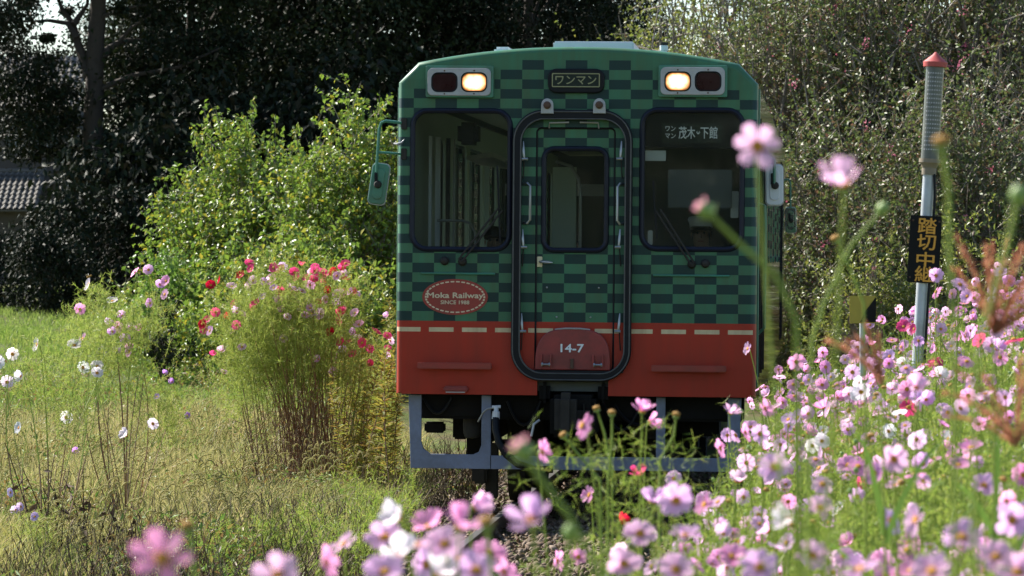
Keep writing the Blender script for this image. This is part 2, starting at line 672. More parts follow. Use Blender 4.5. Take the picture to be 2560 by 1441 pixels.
M['interior'] = pbr('interior_green_panel', (0.36, 0.43, 0.35), 0.55, var=0.08, scale=3)
M['interior_d'] = pbr('interior_dark_panel', (0.07, 0.08, 0.072), 0.6, var=0.15)
M['ceiling'] = pbr('cabin_ceiling', (0.55, 0.55, 0.48), 0.6, var=0.08)
M['blind'] = pbr('grey_roller_blind', (0.085, 0.095, 0.105), 0.7, var=0.1)
M['seatf'] = pbr('seat_fabric', (0.05, 0.10, 0.07), 0.9, var=0.25, scale=30)
M['lens_red'] = pbr('dark_red_lens', (0.022, 0.002, 0.002), 0.15, var=0.3, spec=0.3)
M['display'] = pbr('display_screen', (0.014, 0.021, 0.016), 0.25, var=0.15, spec=0.2)
M['display_txt'] = pbr('display_lettering', (0.25, 0.24, 0.12), 0.5, var=0.2)
M['bark'] = pbr('dark_bark', (0.045, 0.035, 0.026), 0.9, var=0.5, scale=14, bump=0.8)
M['bark_grey'] = pbr('pale_bark', (0.20, 0.165, 0.13), 0.75, var=0.4, scale=14, bump=0.5)
M['soil'] = None

GREEN_STEM = leafmat('green_stem', [(0.24, 0.33, 0.045), (0.32, 0.39, 0.07)], 0.3, 0.5)
BROWN_STEM = leafmat('brown_stem', [(0.16, 0.07, 0.032), (0.27, 0.14, 0.065), (0.09, 0.055, 0.032), (0.33, 0.20, 0.09)], 0.0, 0.7)
FEATHER = leafmat('feathery_leaf', [(0.14, 0.22, 0.03), (0.20, 0.29, 0.043), (0.27, 0.34, 0.06), (0.31, 0.30, 0.075)], 0.55, 0.5, 0.3)
PETAL = petal_material()
EYE = pbr('flower_eye', (0.55, 0.24, 0.02), 0.8, var=0.45, scale=9, bump=0.8)
EYE_DARK = pbr('spent_flower_eye', (0.38, 0.20, 0.04), 0.85, var=0.5, scale=9, bump=0.8)
CLUMPLEAF = leafmat('pale_feathery_leaf', [(0.19, 0.28, 0.04), (0.27, 0.35, 0.06), (0.33, 0.39, 0.09), (0.36, 0.34, 0.09)], 0.55, 0.5, 0.3)
BUD = pbr('bud_green', (0.20, 0.30, 0.07), 0.5, var=0.25)


# ------------------------------------------------------------------ the ground and the track
def ground():
    xs = np.concatenate([[-1500, -700, -300, -150, -90, -60, -40], np.arange(-30, -12, 2.0), np.arange(-12, 14.1, 0.4), np.arange(16, 34, 2.0), [45, 70, 120, 250, 600, 1500]])
    ys = np.concatenate([[-200, -60, -20], np.arange(-6, 16, 1.0), np.arange(16, 66, 0.5), np.arange(66, 130, 3.0), [140, 170, 220, 300, 500, 900, 2000]])
    X, Y = np.meshgrid(xs, ys)
    Z = ground_z(X, Y)
    V = np.stack([X.ravel(), Y.ravel(), Z.ravel()], 1)
    nx, ny = len(xs), len(ys)
    i, j = np.meshgrid(np.arange(nx - 1), np.arange(ny - 1))
    a = (j * nx + i).ravel()
    F = np.stack([a, a + 1, a + nx + 1, a + nx], 1)
    m, nt, out = new_mat('meadow_soil')
    tc = nt.nodes.new('ShaderNodeTexCoord')
    n1 = nd(nt, 'ShaderNodeTexNoise', Scale=0.8, Detail=8.0, Roughness=0.65)
    n2 = nd(nt, 'ShaderNodeTexNoise', Scale=14.0, Detail=6.0, Roughness=0.7)
    for n in (n1, n2): nt.links.new(tc.outputs['Object'], n.inputs['Vector'])
    c1 = mix_c(nt, n2.outputs[0], (0.045, 0.033, 0.020), (0.16, 0.125, 0.07))
    c2 = mix_c(nt, n2.outputs[0], (0.04, 0.065, 0.016), (0.13, 0.17, 0.045))
    f = math_n(nt, 'MULTIPLY', math_n(nt, 'SUBTRACT', n1.outputs[0], 0.36), 4.0, True)
    c = mix_c(nt, f, c1, c2)
    b = nt.nodes.new('ShaderNodeBsdfPrincipled')
    b.inputs['Roughness'].default_value = 0.95
    b.inputs['Specular IOR Level'].default_value = 0.1
    nt.links.new(c, b.inputs['Base Color'])
    bp = nd(nt, 'ShaderNodeBump', Strength=0.8, Distance=0.05)
    nt.links.new(n2.outputs[0], bp.inputs['Height'])
    nt.links.new(bp.outputs[0], b.inputs['Normal'])
    nt.links.new(b.outputs[0], out.inputs[0])
    o = link('ground', npmesh('ground', V, F, m, True))
    tag(o, kind='structure')


ground()
HEAD = math.atan(0.0815)


def track():
    t = empty('railway_track', (trk(30), 30, 0), 'rusty single railway track on brown ballast running under the railcar', 'railway track', kind='structure', rot=(0, 0, -HEAD))
    for sx in (-1, 1):
        prof = [(-0.065, -0.15), (0.065, -0.15), (0.065, -0.135), (0.012, -0.115), (0.012, -0.045), (0.033, -0.035), (0.033, -0.004), (0.026, 0.0), (-0.026, 0.0), (-0.033, -0.004), (-0.033, -0.035), (-0.012, -0.045), (-0.012, -0.115), (-0.065, -0.135)]
        V, F = [], []
        n = len(prof)
        for yy in (-20.0, 60.0):
            V += [(sx * 0.5665 + p[0], yy, p[1]) for p in prof]
        F = [(k, (k + 1) % n, n + (k + 1) % n, n + k) for k in range(n)]
        MB().add(V, F).build('rail', M['rust'], t)
        MB().box(sx * 0.5665 - 0.027, sx * 0.5665 + 0.027, -20, 60, -0.003, 0.002).build('rail_head', M['rail_top'], t)
    me = MB().box(-1.05, 1.05, -0.1, 0.1, -0.28, -0.151).mesh('sleeper', M['rust'])
    for k in range(26):
        o = link('sleeper', me, t)
        o.location = (0, -8 + k * 0.62, 0)
    # ballast stones, in view before and under the train
    n = 9000
    u = RNG.normal(0, 0.95, n).clip(-1.9, 1.9)
    Yl = RNG.uniform(-7.5, 9.0, n)
    base = bmesh.new()
    bmesh.ops.create_icosphere(base, subdivisions=1, radius=1.0)
    bv = np.array([v.co[:] for v in base.verts])
    bf = np.array([[v.index for v in f.verts] for f in base.faces])
    base.free()
    nv = len(bv)
    sc = RNG.uniform(0.013, 0.034, n)[:, None] * RNG.uniform(0.6, 1.4, (n, 3))
    V = bv[None] * (1 + RNG.normal(0, 0.16, (n, nv, 1))) * sc[:, None, :]
    ang = RNG.uniform(0, 6.28, n)
    ca, sa = np.cos(ang)[:, None], np.sin(ang)[:, None]
    tl = RNG.normal(0, 0.5, (n, 1))
    Vz = V[:, :, 2] + V[:, :, 0] * tl
    Vx = V[:, :, 0] * ca - V[:, :, 1] * sa
    Vy = V[:, :, 0] * sa + V[:, :, 1] * ca
    pz = -0.135 + RNG.uniform(-0.02, 0.03, n) - 0.04 * sstep(1.0, 1.9, np.abs(u))
    V = np.stack([Vx + u[:, None], Vy + Yl[:, None], Vz + pz[:, None]], 2).reshape(-1, 3)
    F = (bf[None] + (np.arange(n) * nv)[:, None, None]).reshape(-1, 3)
    bm_ = leafmat('ballast_stone', [(0.05, 0.032, 0.022), (0.13, 0.088, 0.058), (0.19, 0.14, 0.10), (0.09, 0.052, 0.034), (0.22, 0.17, 0.13)], 0.0, 0.85, 0.3)
    o = link('ballast', npmesh('ballast', V, F, bm_))
    o.location, o.rotation_euler = t.location, t.rotation_euler
    tag(o, 'brown ballast stones lying between the rails before the train', 'ballast', kind='stuff')


track()


# ------------------------------------------------------------------ the railcar
def rr(x0, y0, x1, y1, r, n=6):
    """rounded rectangle given in photo pixels -> local (x, z) loop"""
    cx, cz = lx((x0 + x1) / 2), lz((y0 + y1) / 2, (x0 + x1) / 2)
    hw, hh, r = (x1 - x0) / 2 / S, (y1 - y0) / 2 / S, r / S
    rs = r if isinstance(r, tuple) else (r, r, r, r)
    pts = []
    for (sx, sz, a0) in ((1, 1, 0), (-1, 1, 90), (-1, -1, 180), (1, -1, 270)):
        for k in range(n + 1):
            a = R(a0 + 90 * k / n)
            pts.append((cx + sx * (hw - r) + r * math.cos(a), cz + sz * (hh - r) + r * math.sin(a)))
    return pts


def front(y0):
    return lambda u, v, w: Vector((u, y0 + w, v))


def ring_sweep(name, loop, y, r, mat, parent, sides=8):
    pts = [Vector((u, y, v)) for u, v in loop]
    V, F = [], []
    n = len(pts)
    for i, p in enumerate(pts):
        d = (pts[(i + 1) % n] - pts[i - 1]).normalized()
        e1 = Vector((0, 1, 0))
        e2 = d.cross(e1).normalized()
        for k in range(sides):
            a = 2 * math.pi * k / sides
            V.append(p + (e1 * math.cos(a) + e2 * math.sin(a)) * r)
    for i in range(n):
        j = (i + 1) % n
        for k in range(sides):
            k2 = (k + 1) % sides
            F.append((i * sides + k, i * sides + k2, j * sides + k2, j * sides + k))
    return MB().add(V, F).build(name, mat, parent, True)


def train():
    T = empty('railcar', (trk(30), 30, 0), 'green checkered diesel railcar with a red lower band and lit headlights', 'train', rot=(0, 0.0085, -HEAD))
    T.rotation_mode = 'ZXY'
    T.rotation_euler = (0, 0.0085, -HEAD)
    L = 18.5

    def part(name, mb, mat, parent=T, smooth=True, bev=0.0):
        me = mb.mesh(name, mat, False)
        if bev: bevel_mesh(me, bev)
        if smooth:
            me.polygons.foreach_set('use_smooth', [True] * len(me.polygons))
            me.set_sharp_from_angle(angle=R(35))
        return link(name, me, parent)

    def panel(name, loops, y0, thick, mat, parent=T, bevel=0.0):
        return link(name, panel_mesh(name, loops, thick, front(y0 + thick / 2), mat, bevel), parent)

    # --- shell
    hw, zb, zs, xc, zc, zt = 451 / S, lz(993), lz(212), 402 / S, lz(161), lz(120)

    def outline(inset=0.0):
        pts = [(-hw + inset, zb + inset * 0.4), (hw - inset, zb + inset * 0.4), (hw - inset, zs - inset * 0.3)]
        k = inset
        pts.append((xc - k * 0.55, zc - k * 0.9))
        for i in range(1, 20):
            t = 1 - 2 * i / 20
            pts.append(((xc - k * 0.55) * t, zc - k * 0.9 + (zt - zc) * (1 - abs(t) ** 2.1)))
        pts.append((-(xc - k * 0.55), zc - k * 0.9))
        pts.append((-hw + inset, zs - inset * 0.3))
        return pts

    win_l = rr(1027, 285, 1262, 622, 34)
    win_r = rr(1603, 285, 1843, 622, 34)
    door_hole = rr(1332, 322, 1532, 932, 14)
    INS = 0.045
    fp = outline(INS)
    nx0, nx1, nzt = lx(1340), lx(1518), lz(950)
    fpn = [(nx1, zb), (fp[1][0], zb)] + fp[2:] + [(fp[0][0], zb), (nx0, zb), (nx0, nzt), (nx1, nzt)]
    fr = panel('front_panel', [fpn, win_l, win_r, door_hole], 0.0, 0.03, M['paint_front'])
    # rounded rim between the flat front and the sides and roof
    V, F = [], []
    steps = 6
    n = len(fp)
    for s in range(steps + 1):
        a = R(90 * s / steps)
        o1 = outline(INS * (1 - math.sin(a)))
        yy = INS * 1.5 * (1 - math.cos(a))
        V += [(p[0], yy, p[1]) for p in o1]
    for s in range(steps):
        for k in range(1, n):
            k2 = (k + 1) % n
            F.append((s * n + k, s * n + k2, (s + 1) * n + k2, (s + 1) * n + k))
    part('front_rim', MB().add(V, F), M['paint_front'])
    y1 = INS * 1.5 + 0.003
    # side walls with openings
    wins = [(0.42, 0.78)] + [(2.1, 2.9)] + [(3.6 + 1.55 * k, 4.9 + 1.55 * k) for k in range(7)] + [(14.9, 15.7), (17.7, 18.05)]

    def srect(a, b, z0, z1, r=0.08):
        pts = []
        for (cx, cz, a0) in ((b - r, z1 - r, 0), (a + r, z1 - r, 90), (a + r, z0 + r, 180), (b - r, z0 + r, 270)):
            for k in range(5):
                t = R(a0 + 90 * k / 4)
                pts.append((cx + r * math.cos(t), cz + r * math.sin(t)))
        return pts
    for sx in (-1, 1):
        holes = [srect(a, b, 1.95, 2.95) for a, b in wins]
        o2 = [(y1, zb), (L, zb), (L, zs), (y1, zs)]
        me = panel_mesh('side_wall', [o2] + holes, 0.04, lambda u, v, w, sx=sx: Vector((sx * (hw - 0.02) + w, u, v)), M['paint_side'])
        sw = link('side_wall', me, T)
        for a, b in wins:
            link('side_window', panel_mesh('side_window', [srect(a, b, 1.95, 2.95)], 0.008, lambda u, v, w, sx=sx: Vector((sx * (hw - 0.022) + w, u, v)), M['glass']), sw)
        me = panel_mesh('side_lining', [[(0.4, 1.1), (L - 0.1, 1.1), (L - 0.1, 3.2), (0.4, 3.2)]] + [srect(a, b, 1.93, 2.97) for a, b in wins if a > 1], 0.02, lambda u, v, w, sx=sx: Vector((sx * (hw - 0.075) + w, u, v)), M['interior'])
        link('side_lining', me, T)
        # vertical mouldings, grab rail and door edges just behind the front corner
        part('drip_moulding', MB().tube([(sx * (hw + 0.006), 0.14, 1.0), (sx * (hw + 0.006), 0.14, 3.3)], 0.009), M['green'])
        if sx > 0: part('grab_rail', MB().tube([(sx * hw, 0.36, 2.42), (sx * (hw + 0.05), 0.33, 2.40), (sx * (hw + 0.055), 0.33, 2.3), (sx * (hw + 0.055), 0.33, 1.45), (sx * hw, 0.36, 1.40)], 0.014), M['green'])
        for a, b in ((0.3, 0.9), (2.0, 3.0), (14.8, 15.8)):
            part('door_edge', MB().box(sx * hw - 0.004, sx * hw + 0.012, a - 0.012, a + 0.012, 1.05, 3.1).box(sx * hw - 0.004, sx * hw + 0.012, b - 0.012, b + 0.012, 1.05, 3.1), M['rubber'])
    # roof: the outline from shoulder to shoulder
    pts = [p for p in outline() if p[1] > zs - 1e-4]
    V, F = [], []
    for yy in (y1, L):
        V += [(p[0], yy, p[1]) for p in pts]
    n = len(pts)
    F = [(k, k + 1, n + k + 1, n + k) for k in range(n - 1)]
    me = part('roof', MB().add(V, F), M['green_roof'])
    # rear wall with two windows and a door window
    rear = outline(0.0)
    panel('rear_panel', [rear, rr(1027, 285, 1262, 622, 34), rr(1603, 285, 1843, 622, 34)], L - 0.03, 0.03, M['interior_d'])
    part('notice_board', MB().box(-1.12, -0.74, 16.4, 16.42, 2.72, 2.86), M['pale'])
    part('rear_bulkhead', MB().box(-hw + 0.1, -0.4, 16.45, 16.5, 1.1, 3.2), M['interior_d'])
    for w in (rr(1027, 285, 1262, 622, 34), rr(1603, 285, 1843, 622, 34)):
        panel('rear_window', [w], L - 0.02, 0.006, M['glass'])
    # --- front windows
    for (loop, fr_loop) in ((win_l, rr(1022, 280, 1267, 627, 38)), (win_r, rr(1598, 280, 1848, 627, 38))):
        f = ring_sweep('window_frame', fr_loop, -0.002, 0.021, M['navy_rubber'], T)
        panel('windscreen', [loop], 0.012, 0.006, M['glass'], f)
    # --- middle door
    dl = rr(1336, 326, 1528, 928, 10)
    dwin = rr(1357, 380, 1505, 625, 22)
    door = panel('front_door', [dl, dwin], 0.02, 0.025, M['paint_front'], bevel=0.0)
    ring_sweep('door_gasket', rr(1333.5, 323.5, 1530.5, 930.5, 12), 0.012, 0.011, M['rubber'], door, 6)
    df = ring_sweep('door_window_frame', rr(1352.5, 375.5, 1509.5, 629.5, 26), 0.008, 0.02, M['navy_rubber'], door)
    panel('door_window', [dwin], 0.03, 0.006, M['glass'], door)
    part('handle_plate', MB().box(lx(1337), lx(1350), 0.006, 0.02, lz(672), lz(646)), M['cream_plate'], door, bev=0.003)
    part('door_handle', MB().tube([(lx(1345), 0.005, lz(659)), (lx(1346), -0.03, lz(659)), (lx(1352), -0.04, lz(659)), (lx(1366), -0.04, lz(660)), (lx(1377), -0.036, lz(661))], [0.009, 0.009, 0.013, 0.013, 0.006]), M['steel'], door)
    # --- gangway seal round the door
    outer, inner = rr(1275, 279, 1575, 957, 78, 10), rr(1297, 303, 1557, 936, 58, 10)
    gs = panel('gangway_seal', [outer, inner], -0.085, 0.085, M['rubber'], bevel=0.012)
    ring_sweep('seal_lip', rr(1279, 284, 1571, 953, 74, 10), -0.085, 0.0062, M['lip'], gs, 6)
    ring_sweep('seal_lip', rr(1296, 302, 1558, 937, 59, 10), -0.082, 0.0062, M['lip'], gs, 6)
    # sill inside the seal
    part('seal_sill', MB().box(lx(1300), lx(1555), -0.07, -0.002, lz(935), lz(930)), M['rubber'])
    # lugs above the seal
    for px in (1362, 1492):
        loop = [(lx(px - 16), lz(289, px)), (lx(px + 16), lz(289, px))] + [(lx(px + 15 * math.cos(math.pi * q / 12)), lz(267 - 16 * math.sin(math.pi * q / 12), px)) for q in range(13)]
        lg = panel('lug', [loop], -0.115, 0.03, M['plate'], bevel=0.004)
        part('lug_bolt', MB().lathe([(0.03, 0), (0.03, 0.02), (0.018, 0.034), (0.0, 0.036)], 10, Matrix.Translation((lx(px), -0.115, lz(268, px))) @ Matrix.Rotation(R(90), 4, 'X')), M['rust'], lg)
    # clips holding the seal
    for (px, py) in ((1303, 385), (1546, 385), (1303, 605), (1544, 605), (1302, 815), (1545, 815)):
        s = 1 if px < 1435 else -1
        x, z = lx(px), lz(py, px)
        part('seal_clip', MB().tube([(x - s * 0.005, -0.05, z + 0.085), (x, -0.075, z + 0.01), (x + s * 0.004, -0.07, z - 0.045)], [0.006, 0.011, 0.009]).tube([(x - s * 0.012, -0.08, z - 0.052), (x + s * 0.034, -0.085, z - 0.052)], 0.011), M['steel'])
        part('clip_strap', MB().tube([(x, -0.03, z - 0.06), (x - s * 0.004, -0.02, z - 0.14), (x - s * 0.008, -0.01, z - 0.2)], 0.005, 5), M['under2'])
    # hand rails beside the door
    for (xa, xb) in ((1302, 1320), (1553, 1538)):
        part('hand_rail', MB().tube([(lx(xa), 0, lz(464)), (lx(xa + (xb - xa) * .6), -0.05, lz(463)), (lx(xb), -0.06, lz(470)), (lx(xb), -0.06, lz(555)), (lx(xa + (xb - xa) * .6), -0.05, lz(563)), (lx(xa), 0, lz(562))], 0.0105), M['steel'])
    part('top_bracket', MB().tube([(lx(1365), 0.0, lz(324)), (lx(1366), -0.03, lz(312)), (lx(1415), -0.03, lz(310))], 0.007), M['plate'])
    part('top_bracket', MB().tube([(lx(1442), -0.03, lz(310)), (lx(1488), -0.03, lz(311)), (lx(1489), 0.0, lz(324))], 0.007), M['plate'])
    # --- red hatch with the number
    cx, zb2, wd, hh = (1335 + 1523) / 2, 929, 94, 103
    hp = []
    for k in range(33):
        a = math.pi * k / 32
        hp.append((lx(cx + wd * math.copysign(abs(math.cos(a)) ** 0.62, math.cos(a))), lz(zb2 - hh * abs(math.sin(a)) ** 0.62)))
    hatch = panel('coupler_hatch', [hp], -0.045, 0.05, M['dark_red'], bevel=0.008)
    tm = text_mesh('running_number', '14-7', 20 / S, M['white'], bold=0.002, width=57 / S)
    o = link('running_number', tm, hatch)
    o.location, o.rotation_euler = (lx(1428), -0.049, lz(874)), (R(90), 0, 0)
    for px in (1363, 1493):
        for d in (-12, 12):
            part('hinge', MB().box(lx(px + d) - 0.007, lx(px + d) + 0.007, -0.085, -0.046, lz(922), lz(890)), M['dark_red'], hatch, bev=0.002)
        part('hinge_pin', MB().tube([(lx(px - 12), -0.078, lz(915)), (lx(px + 12), -0.078, lz(915))], 0.008), M['steel'], hatch)
        for d in (-9, 9):
            part('hinge_nut', MB().tube([(lx(px + d) - 0.006, -0.078, lz(915)), (lx(px + d) + 0.006, -0.078, lz(915))], 0.017), M['steel'], hatch)
    part('hatch_latch', MB().box(lx(1424), lx(1432), -0.07, -0.046, lz(925), lz(900)), M['rust'], hatch, bev=0.003)
    part('hatch_rim', MB().tube([(lx(1384), -0.03, lz(828)), (lx(1410), -0.045, lz(825)), (lx(1448), -0.045, lz(825)), (lx(1472), -0.03, lz(828))], 0.007, 6), M['plate'], hatch)
    # --- lamp clusters
    for (x0, x1, hx, rx) in ((1060, 1219, 1177, 1102.5), (1643, 1803, 1686, 1761.5)):
        box = panel('lamp_box', [rr(x0 - 5, 168 + (x0 > 1435) * 1, x1 + 6, 247 + (x0 > 1435) * 1, 4)], -0.05, 0.05, M['green'], bevel=0.004)
        pl = panel('lamp_plate', [rr(x0, 174, x1, 243, 13), rr(hx - 32, 185.5, hx + 32, 233, 18), rr(rx - 32, 185.5, rx + 32, 233, 18)], -0.066, 0.016, M['plate'], box, bevel=0.004)
        panel('headlight', [rr(hx - 30, 188, hx + 30, 231, 17)], -0.058, 0.008, lamp_material('lit_headlight', (1.0, 0.78, 0.48), 1.9, lx(hx), lz(209.5, hx), 30 / S, 21.5 / S), pl)
        ring_sweep('headlight_rim', rr(hx - 31.5, 186, hx + 31.5, 232.5, 15), -0.064, 0.006, M['rubber'], pl, 6)
        panel('tail_lamp', [rr(rx - 30, 188, rx + 30, 231, 15)], -0.06, 0.01, M['lens_red'], pl)
        ring_sweep('tail_lamp_rim', rr(rx - 31.5, 186, rx + 31.5, 232.5, 15), -0.064, 0.006, M['rubber'], pl, 6)
        for bx in (hx, rx):
            for by in (180.5, 238):
                part('screw', MB().lathe([(0.007, 0), (0.006, 0.004), (0.0, 0.005)], 8, Matrix.Translation((lx(bx), -0.066, lz(by, bx))) @ Matrix.Rotation(R(90), 4, 'X')), M['rust'], pl)
    # --- one-man sign above the door
    sg = panel('service_sign', [rr(1361, 176, 1503, 237, 22)], -0.04, 0.04, M['rubber'], bevel=0.01)
    panel('sign_screen', [rr(1371, 187, 1492, 223, 3)], -0.046, 0.006, M['display'], sg)
    panel('sign_border', [rr(1371.5, 187.5, 1491.5, 222.5, 3), rr(1374, 190, 1489, 220, 2)], -0.049, 0.002, M['display_txt'], sg)
    o = link('sign_lettering', text_mesh('sign_lettering', 'ワンマン', 21 / S, M['display_txt'], bold=0.001, width=102 / S), sg)
    o.location, o.rotation_euler = (lx(1431.5), -0.049, lz(205)), (R(90), 0, 0)
    # --- destination box behind the right windscreen
    db = part('destination_box', MB().box(lx(1603), lx(1843), 0.024, 0.3, lz(371), lz(284)), M['black'])
    panel('destination_screen', [rr(1646, 312, 1796, 362, 3)], 0.0205, 0.002, M['display'], db)
    for (txt, px, py, h, w) in (('ワン', 1668, 326, 12, 25), ('マン', 1668, 344, 12, 26), ('茂木', 1709, 336, 30, 41), ('↔', 1737, 336, 9, 10), ('下館', 1764, 336, 30, 42)):
        o = link('destination_lettering', text_mesh('destination_lettering', txt, h / S, M['white'], bold=0.0011 if h > 20 else 0.0005, width=w / S), db)
        o.location, o.rotation_euler = (lx(px), 0.0195, lz(py, px)), (R(90), 0, 0)
    # --- oval emblem
    ov = [(lx(1132) + 82.5 / S * math.cos(2 * math.pi * k / 48), lz(746.5, 1132) + 45 / S * math.sin(2 * math.pi * k / 48)) for k in range(48)]
    em = panel('oval_emblem', [ov], -0.006, 0.006, M['red'])
    nd_ = 34
    mb = MB()
    for k in range(nd_):
        a0, a1 = 2 * math.pi * (k - 0.34) / nd_, 2 * math.pi * (k + 0.34) / nd_
        q = []
        for a in (a0, a1):
            for rr_ in (1.0, 0.94):
                q.append((lx(1132) + 76 / S * rr_ * math.cos(a), -0.0085, lz(746.5, 1132) + 40 / S * (rr_ - (0.02 if rr_ < 1 else 0)) * math.sin(a)))
        mb.add([q[0], q[1], q[3], q[2]], [(0, 1, 2, 3)])
    mb.build('emblem_dashes', M['ivory'], em)
    o = link('emblem_lettering', text_mesh('emblem_lettering', 'Moka Railway', 17.5 / S, M['ivory'], bold=0.0016, width=141 / S), em)
    o.location, o.rotation_euler = (lx(1132.5), -0.008, lz(744.5, 1132)), (R(90), 0, 0)
    o = link('emblem_lettering', text_mesh('emblem_lettering', 'SINCE 1988', 9.2 / S, M['ivory'], bold=0.0008, width=72 / S), em)
    o.location, o.rotation_euler = (lx(1132), -0.008, lz(760, 1132)), (R(90), 0, 0)
    # --- bars and steps
    for (xa, xb, y) in ((1045, 1232, 688), (1628, 1818, 693)):
        xm = (xa + xb) / 2
        part('drip_rail', MB().tube([(lx(xa), -0.012, lz(y, xm)), (lx(xb), -0.012, lz(y, xm))], 0.0085), M['green'])
    for (xa, xb, y) in ((1042, 1228, 918), (1627, 1813, 924)):
        xm = (xa + xb) / 2
        st = part('step', MB().box(lx(xa), lx(xb), -0.13, -0.09, lz(y + 8, xm), lz(y - 8, xm)).box(lx(xa), lx(xb), -0.09, 0.002, lz(y + 5, xm), lz(y + 1, xm)), M['red'], bev=0.006)
    part('lamp_hood', MB().box(lx(1106), lx(1168), -0.06, 0.0, lz(986), lz(972)), M['dark_red'], bev=0.012)
    part('lamp_hood_glass', MB().box(lx(1112), lx(1160), -0.05, -0.002, lz(988.5), lz(986)), M['plate'])
    # small knobs and keyholes
    for (px, py) in ((1387, 797), (1472, 797), (1362, 723), (1492, 723)):
        part('door_stud', MB().lathe([(0.008, 0), (0.006, 0.008), (0, 0.009)], 8, Matrix.Translation((lx(px), 0.02, lz(py))) @ Matrix.Rotation(R(90), 4, 'X')), M['steel'], door)
    # --- wipers
    for (rods, blade, piv) in (
            ((((1150, 660), (1250, 532)), ((1141, 655), (1240, 526))), ((1236, 420), (1245, 612)), ((1150, 660), (1105, 659))),
            ((((1722, 662), (1634, 530)), ((1731, 659), (1645, 526))), ((1626, 455), (1637, 600)), ((1724, 662), (1758, 660)))):
        wp = None
        for (a, b) in rods:
            o = part('wiper_arm', MB().tube([(lx(a[0]), -0.05, lz(a[1])), (lx(b[0]), -0.045, lz(b[1]))], 0.0085, 6), M['under2'], T if wp is None else wp)
            if wp is None: wp = o
        part('wiper_blade', MB().box(-0.006, 0.006, -0.04, -0.024, 0, 1), M['rubber'], wp)
        bl = wp.children[-1]
        a, b = blade
        for v in bl.data.vertices:
            t = v.co.z
            v.co.x += lx(b[0] + (a[0] - b[0]) * t)
            v.co.z = lz(b[1] + (a[1] - b[1]) * t)
        for (px, py) in piv:
            part('wiper_pivot', MB().lathe([(0.035, 0), (0.034, 0.02), (0.022, 0.045), (0.0, 0.055)], 10, Matrix.Translation((lx(px), 0, lz(py))) @ Matrix.Rotation(R(90), 4, 'X')), M['under2'], wp)
    # --- mirrors
    def mirror(side, cx, cz, tilt, mat, y):
        fr_ = lambda u, v, w: Matrix.Translation((cx, y, cz)) @ Matrix.Rotation(tilt, 4, 'Y') @ Vector((u, w, v))

        def rl(hw_, hh_, r_):
            pts = []
            for (sx, sz, a0) in ((1, 1, 0), (-1, 1, 90), (-1, -1, 180), (1, -1, 270)):
                for k in range(6):
                    a = R(a0 + 18 * k)
                    pts.append((sx * (hw_ - r_) + r_ * math.cos(a), sz * (hh_ - r_) + r_ * math.sin(a)))
            return pts
        mr = link('mirror', panel_mesh('mirror', [rl(0.066, 0.158, 0.035)], 0.03, fr_, mat, 0.006), T)
        link('mirror_edge', panel_mesh('mirror_edge', [rl(0.072, 0.165, 0.04), rl(0.062, 0.154, 0.032)], 0.024, lambda u, v, w: fr_(u, v, w + 0.012), M['plate']), mr)
        link('mirror_rib', panel_mesh('mirror_rib', [rl(0.038, 0.12, 0.036)], 0.012, lambda u, v, w: fr_(u, v, w - 0.018), mat, 0.004), mr)
        part('mirror_ball', MB().lathe([(0.03, 0), (0.03, 0.02), (0.022, 0.04), (0, 0.045)], 12, Matrix.Translation((cx - 0.005 * side, y - 0.02, cz - 0.005)) @ Matrix.Rotation(R(90), 4, 'X')), M['under2'], mr)
        part('mirror_clamp', MB().box(cx - 0.03, cx - 0.006, y - 0.045, y - 0.02, cz + 0.0, cz + 0.09), M['rubber'], mr, bev=0.004)
        return mr
    ml = mirror(1, lx(938), lz(463, 938), R(8), M['green'], -0.02)
    part('mirror_arm', MB().tube([(lx(1003), 0.02, lz(312, 1003)), (lx(985), -0.03, lz(309, 985)), (lx(955), -0.05, lz(306, 955)), (lx(944), -0.05, lz(310, 944)), (lx(939), -0.05, lz(325, 939)), (lx(933), -0.05, lz(420, 933)), (lx(932), -0.05, lz(450, 933))], 0.0125), M['green'], ml)
    part('mirror_strut', MB().tube([(lx(1000), 0.02, lz(389, 1000)), (lx(985), -0.04, lz(387, 985)), (lx(936), -0.05, lz(384, 936))], 0.010), M['green'], ml)
    for py in (312, 388):
        part('mirror_bracket', MB().box(lx(993), lx(1007), -0.02, 0.03, lz(py + 14, 1000), lz(py - 14, 1000)), M['under2'], ml, bev=0.004)
    part('corner_hook', MB().tube([(lx(975), -0.02, lz(362, 975)), (lx(985), -0.05, lz(364, 985)), (lx(996), -0.05, lz(360, 996)), (lx(1001), -0.02, lz(352, 1001))], [0.006, 0.011, 0.009, 0.005], 6), M['steel'])
    m2 = mirror(-1, lx(1927), lz(465, 1927), R(-1), M['pale'], 0.30)
    part('mirror_arm', MB().tube([(hw, 0.36, lz(398, 1900)), (lx(1912), 0.28, lz(396, 1912)), (lx(1926), 0.25, lz(402, 1926)), (lx(1927), 0.25, lz(465, 1927))], 0.0125), M['green'], m2)
    m3 = mirror(-1, 1.475, 2.47, R(-2), M['paint_side'], L - 0.05)
    part('mirror_arm', MB().tube([(hw, L - 0.05, lz(330)), (hw + 0.05, L - 0.05, lz(328)), (hw + 0.07, L - 0.05, lz(345)), (hw + 0.075, L - 0.05, 2.5)], 0.0125), M['green'], m3)
    # --- roof equipment
    part('air_conditioner', MB().box(lx(1384) - 0.105, lx(1384) + 0.54, 1.0, 3.4, 3.55, 3.715), M['pale'], bev=0.012)
    part('roof_ventilator', MB().box(lx(1230) - 0.105, lx(1230) + 0.03, 1.0, 1.5, 3.53, 3.668), M['white'], bev=0.02)
